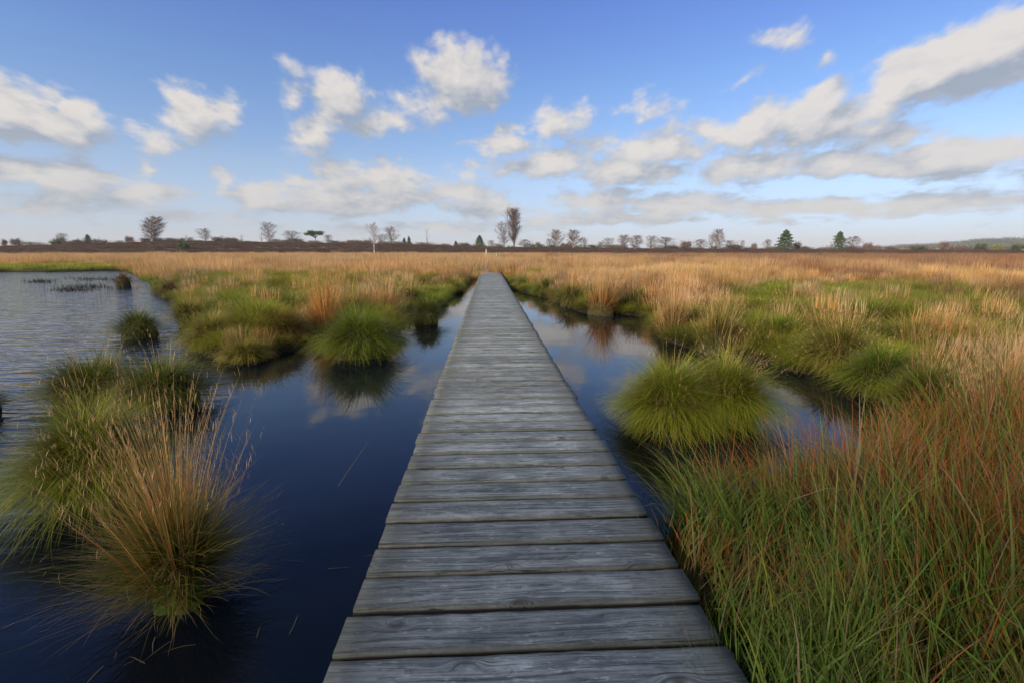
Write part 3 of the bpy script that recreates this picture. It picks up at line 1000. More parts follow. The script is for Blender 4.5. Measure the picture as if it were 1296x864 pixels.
def clump(seed, n, rad, H, kind, tipk, w, lean=.25, droop=.5, segs=4, hv=(.55, 1.1), heads=0, dm=0.0):
    def fill(G):
        r = np.random.default_rng(seed)
        rho = np.sqrt(r.uniform(0, 1, n)); az = r.uniform(0, 6.28, n)
        base = np.stack([rad * rho * np.cos(az), rad * rho * np.sin(az), dm * np.sqrt(1 - rho ** 2 * .98) - .02], 1)
        pb, pt = PALS[kind], PALS[tipk]
        L = H * r.uniform(*hv, n)
        l0 = rho * lean + np.abs(r.normal(0, .1, n))
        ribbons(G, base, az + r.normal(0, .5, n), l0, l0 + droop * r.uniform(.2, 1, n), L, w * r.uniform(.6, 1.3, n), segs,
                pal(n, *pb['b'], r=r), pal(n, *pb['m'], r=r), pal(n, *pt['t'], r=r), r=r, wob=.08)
        if heads:
            ribbons(G, base[:heads] + np.array([0, 0, H * .6]), r.uniform(0, 6.28, heads), np.full(heads, .1), np.full(heads, .3), np.full(heads, H * .35), np.full(heads, w * 1.6), 2,
                    pal(heads, *pt['m'], r=r), pal(heads, *pt['t'], r=r), pal(heads, *pt['t'], r=r), r=r)
    return fill


def scatter(name, label, pts, rots, scls, tints, kinds, protos, cat=None):
    me = bpy.data.meshes.new(name)
    n = len(pts)
    me.vertices.add(n)
    me.vertices.foreach_set('co', np.asarray(pts, np.float32).ravel())
    a = me.attributes.new('rot', 'FLOAT_VECTOR', 'POINT'); a.data.foreach_set('vector', np.asarray(rots, np.float32).ravel())
    a = me.attributes.new('scl', 'FLOAT_VECTOR', 'POINT'); a.data.foreach_set('vector', np.asarray(scls, np.float32).ravel())
    a = me.attributes.new('tint', 'FLOAT_VECTOR', 'POINT'); a.data.foreach_set('vector', (np.asarray(tints, np.float32) - 1).ravel())
    a = me.attributes.new('kindn', 'INT', 'POINT'); a.data.foreach_set('value', np.asarray(kinds, np.int32))
    o = obj(name, me)
    ng = bpy.data.node_groups.new('scatter_' + name, 'GeometryNodeTree')
    ng.interface.new_socket('Geometry', in_out='INPUT', socket_type='NodeSocketGeometry')
    ng.interface.new_socket('Geometry', in_out='OUTPUT', socket_type='NodeSocketGeometry')
    gi = ng.nodes.new('NodeGroupInput'); go = ng.nodes.new('NodeGroupOutput')
    jn = ng.nodes.new('GeometryNodeJoinGeometry')
    for p in reversed(protos):     # a join lists its last link first
        oi = ng.nodes.new('GeometryNodeObjectInfo')
        oi.inputs['Object'].default_value = p
        oi.inputs['As Instance'].default_value = True
        ng.links.new(oi.outputs['Geometry'], jn.inputs[0])
    ip = ng.nodes.new('GeometryNodeInstanceOnPoints')
    ng.links.new(gi.outputs[0], ip.inputs['Points'])
    ng.links.new(jn.outputs[0], ip.inputs['Instance'])
    ip.inputs['Pick Instance'].default_value = True

    def na(nm, dt):
        q = ng.nodes.new('GeometryNodeInputNamedAttribute')
        q.data_type = dt
        q.inputs['Name'].default_value = nm
        return q.outputs['Attribute']
    ng.links.new(na('kindn', 'INT'), ip.inputs['Instance Index'])
    ng.links.new(na('rot', 'FLOAT_VECTOR'), ip.inputs['Rotation'])
    ng.links.new(na('scl', 'FLOAT_VECTOR'), ip.inputs['Scale'])
    ng.links.new(ip.outputs[0], go.inputs[0])
    md = o.modifiers.new('scatter', 'NODES')
    md.node_group = ng
    tag(o, label, cat, kind='stuff')
    return o


def sector(n, r0, r1, a0=-56, a1=58, r=rng):
    rr = np.sqrt(r.uniform(r0 * r0, r1 * r1, n))
    a = np.radians(r.uniform(a0, a1, n))
    return rr * np.sin(a), rr * np.cos(a)


def off_deck(x, y):
    dx = np.where(y > BEND, x - DCX + (y - BEND) * 0.12, x - DCX)
    return np.abs(dx) > np.where(y < 36, 0.72, 0.2)


def greenness(x, y):
    """where the photo shows green mats instead of golden grass"""
    g = np.zeros(x.shape)
    for cx, cy, rx, ry, w in [(1090, 392, 110, 20, 1.7), (960, 408, 80, 22, 1.2), (1120, 430, 130, 30, 1.8), (1030, 395, 60, 22, 1.4), (860, 372, 50, 8, .5), (320, 400, 190, 44, 2.0), (470, 388, 130, 26, 1.3), (340, 362, 200, 12, 1.1),
                              (80, 341, 150, 3, 1.3), (680, 360, 50, 10, .8), (1240, 470, 100, 40, .7), (1000, 450, 80, 30, .9), (780, 386, 70, 10, .6), (560, 366, 40, 7, .7), (1250, 600, 150, 60, 1.6), (1140, 470, 90, 40, .9), (1010, 440, 200, 46, 1.2), (1080, 398, 130, 22, 2.2), (330, 372, 180, 16, 1.6), (900, 352, 60, 5, .5)]:
        c = at(cx, cy); ex = at(cx + rx, cy); ey = at(cx, cy - ry); ey2 = at(cx, cy + ry)
        ra = np.hypot(*(ex - c)[:2]); rb = np.hypot(*(ey - ey2)[:2]) / 2
        ux, uy = c[0] / np.hypot(c[0], c[1]), c[1] / np.hypot(c[0], c[1])
        dx, dy = x - c[0], y - c[1]
        al = (dx * ux + dy * uy) / rb; ac = (dx * uy - dy * ux) / ra
        g = np.maximum(g, w * np.exp(-(al ** 2 + ac ** 2) * 0.8))
    return g


def grass_field(name, label, n, r0, r1, protos_gold, protos_green, sc, thresh_noise=.5, seed=0, min_s=.05):
    r = np.random.default_rng(seed)
    x, y = sector(n, r0, r1, r=r)
    s = sdist(x, y)
    bed = (x > 0.6) & (y < 3.7) & (np.hypot(x, y) < 7)
    ok = (s > min_s) & off_deck(x, y) & ~bed
    x, y, s = x[ok], y[ok], s[ok]
    m = len(x)
    g = greenness(x, y) + 0.35 * vnoise(x, y, 5.0, 21) + r.normal(0, .14, m) + np.where(s < .7, .45, 0)
    z = height(x, y)
    k = z > .015
    x, y, s, g, z = x[k], y[k], s[k], g[k], z[k]
    m = len(x)
    isg = (g > thresh_noise) & (r.uniform(0, 1, m) > (.05 if r1 < 30 else 0.0))
    nG, nR = len(protos_gold), len(protos_green)
    pk_ = np.clip(((vnoise(x, y, 1.9, 61) + .9) / 1.8 * nR + r.normal(0, .35, m)).astype(int), 0, nR - 1)
    kinds = np.where(isg, nG + pk_, r.integers(0, nG, m))
    sv = sc * r.uniform(.65, 1.25, m) * np.where(isg, 1.0 + .3 * vnoise(x, y, 1.7, 3), 1 + .18 * vnoise(x, y, 8, 4))
    sv *= np.where(isg, np.clip(.62 + s * .3, .5, 1), np.clip(.75 + s * .3, .7, 1) * (1.10 if r1 < 30 else 1.08))
    dist_t = np.clip((np.hypot(x, y) - 60) / 90, 0, 1)
    scl = np.stack([sv, sv, sv * r.uniform(.85, 1.15, m)], 1)
    rot = np.stack([r.normal(0, .06, m), r.normal(0, .06, m), r.uniform(0, 6.28, m)], 1)
    v = 1 + .16 * vnoise(x, y, 12, 5)[:, None] + .22 * vnoise(x, y, 1.6, 62)[:, None] + r.normal(0, .12, (m, 1))
    warm = vnoise(x, y, 18, 6)[:, None] * .10
    tint = v * np.concatenate([1 + warm, np.ones((m, 1)), 1 - warm], 1)
    # heathery brown patches in the right hand field
    br = sstep(vnoise(x, y, 9, 8) + (x - 10) / 30, .15, .8)[:, None]
    br = np.where(isg[:, None], 0, br)
    tint = tint * (1 - br * np.array([.42, .5, .42]))
    return scatter(name, label, np.stack([x, y, z], 1), rot, scl, np.clip(tint, .25, 1.8), kinds, protos_gold + protos_green)


gold_near = [proto('gold_a', clump(1, 130, .16, .62, 'gold', 'gold', .0045, .30, .5, 4, heads=40), M_BLADE), proto('gold_b', clump(2, 120, .18, .70, 'gold', 'orange', .0045, .28, .6, 4, heads=40), M_BLADE),
             proto('gold_c', clump(3, 130, .15, .52, 'olive', 'gold', .005, .45, .8, 4), M_BLADE)]
green_near = [proto('green_a', clump(4, 420, .26, .34, 'green', 'green', .0055, 1.1, 1.5, 4, (.6, 1.1), dm=.13), M_BLADE), proto('green_b', clump(5, 420, .28, .36, 'yellowgreen', 'yellowgreen', .0055, 1.1, 1.5, 4, (.6, 1.1), dm=.15), M_BLADE),
              proto('green_c', clump(6, 400, .26, .36, 'olive', 'olive', .0055, 1.0, 1.4, 4, (.6, 1.1), dm=.13), M_BLADE), proto('green_d', clump(7, 380, .26, .36, 'dark', 'olive', .0055, 1.0, 1.4, 4, (.6, 1.1), dm=.13), M_BLADE)]
gold_far = [proto('gold_far_a', clump(11, 170, .9, .78, 'gold', 'gold', .02, .16, .3, 3, (.45, 1.1)), M_BLADE), proto('gold_far_b', clump(12, 170, .9, .78, 'gold', 'orange', .018, .16, .3, 3, (.45, 1.1)), M_BLADE),
            proto('gold_far_c', clump(13, 170, .9, .66, 'gold', 'gold', .018, .2, .4, 3, (.45, 1.1)), M_BLADE)]
green_far = [proto('green_far_a', clump(14, 220, .9, .36, 'green', 'olive', .02, .3, .7, 3, (.6, 1.1)), M_BLADE), proto('green_far_b', clump(15, 220, .9, .36, 'yellowgreen', 'yellowgreen', .02, .3, .7, 3, (.6, 1.1)), M_BLADE)]
grass_field('marsh_grass', 'golden and green purple moor grass filling the marsh near the pools', 17000, 3.8, 26, gold_near, green_near, 1.0, .5, 31)
grass_field('moor_grass', 'field of golden moor grass between the pools and the heath', 9000, 24, 70, gold_far, green_far, 1.0, .52, 32)
grass_field('distant_moor_grass', 'far golden moor grass below the dark heath', 17000, 68, 165, gold_far, green_far, 1.15, .8, 33)

# ---- heather
HEATH = dict(b=((.05, .03, .02), (.06, .035, .025)), m=((.085, .045, .032), (.075, .045, .03)), t=((.14, .07, .045), (.11, .065, .05)))
PALS['heath'] = HEATH
PALS['heath2'] = dict(b=((.05, .03, .02), (.06, .035, .025)), m=((.10, .06, .035), (.09, .06, .035)), t=((.18, .11, .06), (.14, .08, .05)))
heath_p = [proto('heather_a', clump(21, 260, 1.1, .5, 'heath', 'heath', .03, .4, .5, 3, (.5, 1.2)), M_BLADE), proto('heather_b', clump(22, 260, 1.1, .45, 'heath2', 'heath2', .03, .4, .5, 3, (.5, 1.2)), M_BLADE),
           proto('heather_c', clump(23, 240, 1.1, .45, 'heath', 'heath2', .03, .4, .5, 3, (.5, 1.3)), M_BLADE)]


def heath(name, label, n, r0, r1, seed, a0=-58, a1=60, sc=1.3, dens=None):
    r = np.random.default_rng(seed)
    x, y = sector(n, r0, r1, a0, a1, r)
    if dens is not None:
        k = dens(x, y) > r.uniform(0, 1, n)
        x, y = x[k], y[k]
    m = len(x)
    sv = sc * r.uniform(.7, 1.3, m)
    v = 1 + .22 * vnoise(x, y, 22, 15)[:, None] + r.normal(0, .12, (m, 1))
    warm = vnoise(x, y, 40, 16)[:, None] * .1
    tint = v * np.concatenate([1 + warm, np.ones((m, 1)), np.ones((m, 1))], 1)
    return scatter(name, label, np.stack([x, y, height(x, y)], 1), np.stack([np.zeros(m), np.zeros(m), r.uniform(0, 6.28, m)], 1), np.stack([sv, sv, sv * r.uniform(.8, 1.2, m)], 1),
                   np.clip(tint, .3, 1.8), r.integers(0, 3, m), heath_p)


heath('heather', 'brown autumn heather covering the rising heath below the skyline', 12000, 150, 300, 41)


def dens_mid(x, y):
    az = np.degrees(np.arctan2(x, y))
    return sstep(vnoise(x, y, 16, 8) + (az - 18) / 30, .3, .9) * .8


heath('heather_patch', 'patches of brown heather among the straw grass on the right', 5000, 22, 150, 42, 8, 60, .75, dens_mid)


# ---- foreground sedge bed at lower right
def sedge_bed():
    r = np.random.default_rng(51)
    G = Geo()
    n0 = 150000
    rad_ = 0.5 + 8.5 * r.uniform(0, 1, n0) ** 1.15
    aa = np.radians(r.uniform(2, 66, n0))
    x = rad_ * np.sin(aa); y = rad_ * np.cos(aa)
    s = sdist(x, y)
    ok = (s > -0.02) & (y < 3.9 + .25 * np.sin(x * 3)) & (x > .64) & (x + y > 1.0)
    x, y, s = x[ok], y[ok], s[ok]
    patch = vnoise(x, y, 0.55, 77)
    keep = r.uniform(0, 1, len(x)) < np.clip(.52 + .35 * patch, .2, .9)
    x, y, s, patch = x[keep], y[keep], s[keep], patch[keep]
    n = len(x)
    z = height(x, y) - .02
    short = r.uniform(0, 1, n) < .38
    lean = vnoise(x, y, 0.9, 78) * 2.2
    az = r.uniform(-1, 1, n) * 1.5 + lean + 2.4
    edge = np.clip(1 - s / .5, 0, 1)
    l0 = np.abs(r.normal(.12, .17, n)) + edge * .15
    l1 = l0 + r.uniform(.1, 1.05, n) + edge * .35
    az = np.where((x < 1.15) & (y > 2.1) & (r.uniform(0, 1, n) < .4), math.pi + r.normal(0, .6, n), az)
    az = np.where((x < 1.05) & (y < 2.1), r.normal(.3, .9, n), az)
    L = (.56 + .12 * vnoise(x, y, 1.3, 79)) * r.uniform(.6, 1.2, n)
    L = np.where(short, L * .55, L)
    L *= np.clip(0.84 + x * .08, .8, 1.2) * np.clip(.55 + s * .7 + .4 * (x < 1.2), .55, 1)
    W = np.where(r.uniform(0, 1, n) < .3, r.uniform(.008, .014, n), r.uniform(.0035, .008, n))
    long_ = r.uniform(0, 1, n) < .10
    L = np.where(long_, L * 1.35, L); l1 = np.where(long_, l1 + .5, l1)
    u = r.uniform(0, 1, n)
    # red and straw blades gather in drifts on the right
    red = sstep(vnoise(x, y, 1.1, 80) * .7 + (x - 1.0) * .6 + (y - 1.4) * .4, -.1, .8)
    red = red * np.clip(1.2 - (x - 2.1) * .34, .18, 1)
    isred = u < red * .66 * np.clip(4.6 - y, .3, 1)
    istan = (u > .93) | ((u > .5) & (u < .5 + red * .10))
    cb = pal(n, (.025, .04, .014), (.05, .05, .016), r=r, j=.35)
    cm = pal(n, (.055, .135, .026), (.18, .25, .026), r=r, j=.5)
    ct = pal(n, (.11, .20, .035), (.32, .33, .045), r=r, j=.4)
    cm[isred] = pal(isred.sum(), (.34, .10, .025), (.24, .15, .03), r=r)
    ct[isred] = pal(isred.sum(), (.66, .15, .04), (.46, .19, .05), r=r)
    cb[istan] = pal(istan.sum(), (.12, .09, .04), r=r)
    cm[istan] = pal(istan.sum(), (.28, .19, .08), (.2, .15, .07), r=r)
    ct[istan] = pal(istan.sum(), (.38, .27, .14), r=r)
    L[isred] *= 1.05
    W[isred] *= .65
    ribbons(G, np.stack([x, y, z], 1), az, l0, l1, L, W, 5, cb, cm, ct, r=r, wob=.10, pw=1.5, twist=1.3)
    print('sedge blades', n)
    o = obj('sedge_grass', G.mesh('sedge_grass', M_BLADE))
    tag(o, 'dense green sedge with red and straw blades filling the lower right corner beside the boardwalk', kind='stuff')


sedge_bed()


# ---- floating weed on the lake
def lake_weed():
    r = np.random.default_rng(61)
    G = Geo()
    n = 900
    px = r.normal(0, 1, n); 
    c = r.integers(0, 4, n)
    cx = np.array([120, 118, 92, 50])[c] + px * np.array([20, 18, 14, 10])[c]
    cy = np.array([354, 364, 367, 357])[c] + r.normal(0, 1.0, n) * np.array([.9, 1.3, 1.0, .8])[c]
    p = np.array([at(a, b) for a, b in zip(cx, cy)])
    l0 = r.uniform(.2, 1.3, n)
    ribbons(G, p - np.array([0, 0, .02]), r.uniform(0, 6.28, n), l0, l0 + .5, r.uniform(.08, .30, n), np.full(n, .03), 3, pal(n, (.035, .035, .03), r=r), pal(n, (.05, .05, .035), r=r), pal(n, (.07, .065, .04), r=r), r=r)
    tag(obj('pond_weed', G.mesh('pond_weed', M_BLADE)), 'dark broken pond weed poking out of the far lake on the left', kind='stuff')


lake_weed()

# a few straws adrift on the left pool
G = Geo()
a, b = at(428, 615), at(470, 553)
d = b - a
ribbons(G, np.array([a + [0, 0, .003]]), np.array([math.atan2(d[1], d[0])]), np.array([1.57]), np.array([1.57]), np.array([np.hypot(d[0], d[1])]), np.array([.004]), 5,
        pal(1, (.2, .18, .13)), pal(1, (.25, .2, .14)), pal(1, (.3, .26, .2)), twist=.0)
tag(obj('floating_straw', G.mesh('floating_straw', M_STEM)), 'single pale straw floating on the dark pool left of the boardwalk', 'straw')


def litter():
    r = np.random.default_rng(66)
    G = Geo()
    n = 5000
    px = r.uniform(-20, 900, n); py = 345 + 500 * r.uniform(0, 1, n) ** 1.5
    P = np.array([at(a, b) for a, b in zip(px, py)])
    sdv = sdist(P[:, 0], P[:, 1])
    near = np.zeros(n, bool)
    for cx, cy in ((232, 760), (110, 640), (165, 520), (176, 425), (458, 450), (860, 550), (541, 408)):
        c = at(cx, cy)
        near |= np.hypot(P[:, 0] - c[0], P[:, 1] - c[1]) < .9
    ok = (sdv < -.03) & ((sdv > -.35) | near) & ((P[:, 0] < WL - .1) | (P[:, 0] > WR + .1)) & (r.uniform(0, 1, n) < .35) & (r.uniform(0, 1, n) < np.clip((P[:, 1] - .6) * .10, .04, 1))
    P = P[ok]; n = len(P)
    P[:, 2] = .003
    ribbons(G, P, r.uniform(0, 6.28, n), np.full(n, 1.53), np.full(n, 1.6), r.uniform(.02, .13, n), r.uniform(.002, .005, n), 3, pal(n, (.16, .13, .08), r=r), pal(n, (.24, .18, .10), (.13, .11, .05), r=r), pal(n, (.3, .24, .15), r=r), r=r, twist=.2, wob=.15)
    tag(obj('floating_litter', G.mesh('floating_litter', M_STEM)), 'bits of dead straw and leaf drifting on the water by the tussocks', kind='stuff')


litter()

# ------------------------------------------------------------------ trees on the skyline
def limb(G, a, b, ra, rb, col, k=4):
    a = np.array(a, float); b = np.array(b, float)
    d = b - a
    L = np.linalg.norm(d)
    if L < 1e-6: return
    d /= L
    u = np.cross(d, (0.3, 0.9, 0.1)); u /= np.linalg.norm(u)
    w = np.cross(d, u)
    th_ = np.linspace(0, 2 * math.pi, k, endpoint=False)
    ra_ = np.outer(np.cos(th_), u) + np.outer(np.sin(th_), w)
    G.add(np.concatenate([a + ra_ * ra, b + ra_ * rb]), [(j, (j + 1) % k, k + (j + 1) % k, k + j) for j in range(k)], None, col)


def tree_meshes(seed, form, leafy, tk='grey', leafcol=None, leafn=0, trunks=1, tw=.055, dens=1.15):
    """tree 10 m tall, then normalised to unit radius and height: trunk mesh, crown mesh"""
    rn = np.random.default_rng(seed)
    GT, GC = Geo(), Geo()
    bark = {'grey': (.24, .21, .19), 'white': (.48, .46, .43), 'brown': (.16, .12, .10)}[tk]
    twig = {'grey': (.22, .17, .15), 'white': (.24, .17, .14), 'brown': (.19, .13, .105)}[tk]
    H = 10.0
    Rr, h0, elev, pk = {'upright': (3.0, .13, .72, .46), 'round': (3.4, .12, .55, .46), 'column': (1.5, .12, 1.2, .45), 'open': (2.0, .22, .95, .5)}[form]

    def env(h):
        t = (h - h0) / (1 - h0)
        return Rr * np.clip(np.sin(np.clip(t, 0.02, 1) ** (math.log(.5) / math.log((pk - h0) / (1 - h0))) * math.pi), 0, 1) ** .42 + .12
    P0, D0, LL = [], [], []
    for t in range(trunks):
        a = rn.uniform(0, 6.28)
        tilt = rn.uniform(.12, .26) if trunks > 1 else rn.uniform(0, .05)
        Ht = H * (rn.uniform(.82, 1) if t else 1.0)
        pts = [np.array([.25 * math.cos(a) * (trunks > 1), .25 * math.sin(a) * (trunks > 1), -.3])]
        for k in range(9):
            pts.append(pts[-1] + np.array([math.cos(a) * tilt * Ht / 9 * (1 - k / 12) + rn.normal(0, .07), math.sin(a) * tilt * Ht / 9 * (1 - k / 12) + rn.normal(0, .07), Ht / 9]))
        r0 = .20 if trunks == 1 else .12
        for k in range(9):
            limb(GT, pts[k], pts[k + 1], r0 * (1 - k / 9.6), r0 * (1 - (k + 1) / 9.6), bark, 6)
        pts = np.array(pts)
        nb = int(34 * dens / (trunks ** .5))
        for k in range(nb):
            h = h0 + (1 - h0) * (k + rn.uniform(0, .9)) / nb * .96
            f = h * 9
            i = min(int(f), 8)
            p = pts[i] + (pts[i + 1] - pts[i]) * (f - i)
            az = k * 2.4 + rn.uniform(-.4, .4)
            e = float(env(h)) * rn.uniform(.6, 1.12) / (1 if trunks == 1 else 1.35)
            el = elev * rn.uniform(.75, 1.15)
            d = np.array([math.cos(az) * math.cos(el), math.sin(az) * math.cos(el), math.sin(el)])
            Lb = min(e / max(math.cos(el), .3), (1.04 - h) * H + .5)
            rb = .07 * (1 - h * .7)
            q = p
            for j in range(4):
                d2 = d + np.array([rn.normal(0, .12), rn.normal(0, .12), .06 * j if form != 'round' else -.10 * j])
                d2 /= np.linalg.norm(d2)
                q2 = q + d2 * Lb / 4
                limb(GC, q, q2, rb * (1 - j * .22), rb * (1 - (j + 1) * .22), bark if j < 1 and tk != 'white' else twig, 3)
                nt_ = 6 + 2 * j
                for m in range(nt_):
                    P0.append(q + (q2 - q) * rn.uniform(0, 1)); D0.append(d2); LL.append(Lb)
                q = q2
    P0 = np.array(P0); D0 = np.array(D0); LL = np.array(LL)
    n = len(P0)

    def spray(P, D, L, w, spread):
        m = len(P)
        dd = D + rn.normal(0, spread, (m, 3)); dd /= np.linalg.norm(dd, axis=1)[:, None]
        az = np.arctan2(dd[:, 1], dd[:, 0]); l0 = np.arccos(np.clip(dd[:, 2], -1, 1))
        l1 = np.clip(l0 + rn.normal(-.15 if form != 'round' else .25, .3, m), 0, 2.6)
        ribbons(GC, P, az, l0, l1, L, w, 2, pal(m, twig, r=rn), pal(m, twig, r=rn), pal(m, twig, r=rn), r=rn, twist=3)
        return dd
    L1 = LL * rn.uniform(.16, .38, n) + .2
    dd = spray(P0, D0, L1, np.full(n, tw), .55)
    k = np.repeat(np.arange(n), 3)
    P1 = P0[k] + dd[k] * (L1[k] * rn.uniform(.3, .95, len(k)))[:, None]
    spray(P1, dd[k], L1[k] * rn.uniform(.3, .6, len(k)), np.full(len(k), tw * .8), .6)
    if leafy:
        k = rn.integers(0, len(P1), leafn)
        # leaves hang on in patches
        keepf = np.sin(P1[k] @ np.array([1.9, 1.3, 1.7]) + seed) + rn.normal(0, .5, leafn) > -.35
        k = k[keepf]; m = len(k)
        c = P1[k] + rn.normal(0, .16, (m, 3))
        u = rn.normal(0, 1, (m, 3)); u /= np.linalg.norm(u, axis=1)[:, None]
        v = np.cross(u, rn.normal(0, 1, (m, 3))); v /= np.linalg.norm(v, axis=1)[:, None]
        s = rn.uniform(.06, .14, (m, 1))
        V = np.stack([c - u * s, c + v * s * .7, c + u * s, c - v * s * .7], 1).reshape(-1, 3)
        GC.add(V, np.arange(m * 4).reshape(-1, 4), None, np.repeat(pal(m, *leafcol, r=rn, j=.3), 4, 0))
    allv = np.concatenate(GT.v + GC.v)
    top = np.percentile(allv[:, 2], 99.7)
    w = np.percentile(np.hypot(allv[:, 0], allv[:, 1]), 84)
    for G_ in (GT, GC):
        G_.v = [v * np.array([1 / w, 1 / w, 1 / top]) for v in G_.v]
    return GT.mesh('trunk', M_TWIG), GC.mesh('crown', M_LEAF if leafy else M_TWIG)


def conifer_meshes(seed, umbrella=False, ragged=.0):
    rn = np.random.default_rng(seed)
    GT, GC = Geo(), Geo()
    limb(GT, (0, 0, -.03), (0.02, 0, .95), .035, .006, (.10, .065, .045), 6)
    n = 3600
    if umbrella:
        for _ in range(9):
            a = rn.uniform(0, 6.28); rr = rn.uniform(.3, .85)
            limb(GT, (0, 0, rn.uniform(.35, .55)), (rr * math.cos(a), rr * math.sin(a), rn.uniform(.62, .8)), .02, .008, (.12, .07, .05), 4)
        k = rn.integers(0, 11, n)
        cs = np.stack([rn.uniform(-.75, .75, 11), rn.uniform(-.75, .75, 11), rn.uniform(.62, .92, 11)], 1)
        c = cs[k] + rn.normal(0, 1, (n, 3)) * np.array([.17, .17, .045])
    else:
        h = rn.uniform(.06, 1, n) ** .8
        nb = 16
        rad = 1.15 * (1 - h) ** .6 * (.80 + .20 * np.sin(h * 42 + rn.uniform(0, .5, n))) * rn.uniform(.35, 1.0, n)
        a = rn.uniform(0, 6.28, n)
        rad *= 1 + ragged * np.sin(3 * a + 14 * h)
        c = np.stack([rad * np.cos(a), rad * np.sin(a), h - rad * .06], 1)
        for hh in np.linspace(.12, .9, nb):
            a0 = rn.uniform(0, 6.28)
            for kk in range(4):
                aa = a0 + kk * 1.57
                rr = (1 - hh) ** .75 * .8
                limb(GT, (0, 0, hh), (rr * math.cos(aa), rr * math.sin(aa), hh + .01), .010, .004, (.09, .06, .045), 3)
    u = rn.normal(0, 1, (n, 3)); u /= np.linalg.norm(u, axis=1)[:, None]
    v = np.cross(u, rn.normal(0, 1, (n, 3))); v /= np.linalg.norm(v, axis=1)[:, None]
    s = rn.uniform(.03, .065, (n, 1))
    V = np.stack([c - u * s, c + v * s * .6, c + u * s, c - v * s * .6], 1)
    V[:, :, 2] = c[:, None, 2] + (V[:, :, 2] - c[:, None, 2]) * .6
    cc = np.repeat(pal(n, (.045, .09, .03), (.085, .125, .035), r=rn, j=.3), 4, 0)
    GC.add(V.reshape(-1, 3), np.arange(n * 4).reshape(-1, 4), None, cc)
    return GT.mesh('trunk', M_TWIG), GC.mesh('crown', M_LEAF)


def shrub_meshes(seed, col, n=1500, twc=(.10, .07, .05)):
    rn = np.random.default_rng(seed)
    GT, GC = Geo(), Geo()
    for _ in range(9):
        a = rn.uniform(0, 6.28); rr = rn.uniform(.2, .7)
        limb(GT, (rn.uniform(-.1, .1), rn.uniform(-.1, .1), -.05), (rr * math.cos(a), rr * math.sin(a), rn.uniform(.5, .85)), .03, .01, twc, 3)
    ncl = 12
    cs = np.stack([rn.uniform(-.65, .65, ncl), rn.uniform(-.65, .65, ncl), rn.uniform(.3, .75, ncl)], 1)
    k = rn.integers(0, ncl, n)
    c = cs[k] + rn.normal(0, 1, (n, 3)) * np.array([.2, .2, .15])
    c[:, 2] = np.abs(c[:, 2])
    u = rn.normal(0, 1, (n, 3)); u /= np.linalg.norm(u, axis=1)[:, None]
    v = np.cross(u, rn.normal(0, 1, (n, 3))); v /= np.linalg.norm(v, axis=1)[:, None]
    s = rn.uniform(.03, .09, (n, 1))
    V = np.stack([c - u * s, c + v * s * .6, c + u * s, c - v * s * .6], 1).reshape(-1, 3)
    GC.add(V, np.arange(n * 4).reshape(-1, 4), None, np.repeat(pal(n, *col, r=rn, j=.3), 4, 0))
    return GT.mesh('trunk', M_TWIG), GC.mesh('crown', M_LEAF)


BR = ((.22, .13, .075), (.28, .18, .11))
RD = ((.22, .12, .085), (.19, .125, .10))
PR = {
    'bare': [tree_meshes(s, 'upright', False, 'grey') for s in (1, 2, 3)],
    'barebig': [tree_meshes(5, 'upright', False, 'grey', trunks=4, dens=1.3)],
    'thin': [tree_meshes(s, 'open', False, 'white', tw=.03, dens=.6) for s in (7, 8)],
    'sapling': [tree_meshes(s, 'column', False, 'grey', tw=.016, dens=.3) for s in (31, 32)],
    'column': [tree_meshes(9, 'column', True, 'brown', leafcol=((.19, .13, .10), (.24, .15, .11)), leafn=1800, dens=1.5)],
    'autumn': [tree_meshes(s, 'upright', True, 'white', leafcol=BR, leafn=3600) for s in (11, 12, 13)],
    'red': [tree_meshes(s, 'round', True, 'brown', leafcol=RD, leafn=3600) for s in (14, 15)],
    'conifer': [conifer_meshes(s, False, .08) for s in (17, 18)],
    'pine': [conifer_meshes(s, False, .55) for s in (19,)],
    'umbrella': [conifer_meshes(s, True) for s in (20,)],
    'shrub_b': [shrub_meshes(s, ((.20, .13, .10), (.25, .17, .13))) for s in (22, 23)],
    'shrub_g': [shrub_meshes(s, ((.06, .09, .03), (.10, .12, .04))) for s in (24, 25)],
    'shrub_y': [shrub_meshes(s, ((.26, .26, .05), (.16, .20, .05))) for s in (26,)],
}
SIZE_M = 270.0
rt = random.Random(3)


def skytree(label, px, ytop, hw, kind, ybase=None, r=None, name=None, cat='tree', group='trees along the skyline'):
    r = r or (RR - 8 + rt.uniform(-14, 6))
    if ybase is not None:
        p = at_r(px, ybase, r)
    p = at_r(px, 316, r)
    z = float(height(np.array([p[0]]), np.array([p[1]]))[0])
    top = at_r(px, ytop, r)[2]
    e = at_r(px + hw, ytop, r)
    w = math.hypot(e[0] - at_r(px, ytop, r)[0], e[1] - at_r(px, ytop, r)[1])
    H = max(top - z, 1.0)
    tm, cm = rt.choice(PR[kind])
    nm = name or {'sapling': 'birch_sapling', 'bare': 'bare_birch', 'barebig': 'bare_birch', 'thin': 'silver_birch', 'column': 'bare_birch', 'autumn': 'autumn_birch', 'red': 'autumn_tree', 'conifer': 'spruce_tree', 'pine': 'pine_tree',
                  'umbrella': 'pine_tree', 'shrub_b': 'bare_shrub', 'shrub_g': 'evergreen_shrub', 'shrub_y': 'yellow_shrub'}[kind]
    if kind.startswith('shrub'): cat = 'shrub'
    root = empty(nm, (p[0], p[1], z - .1), rt.uniform(0, 6.28))
    root.scale = (w, w, H + .1)
    tag(root, label, cat, group if cat == 'tree' else 'shrubs along the skyline')
    obj('trunk' if cat == 'tree' else 'stems', tm, root)
    obj('crown' if cat == 'tree' else 'foliage', cm, root)
    return root


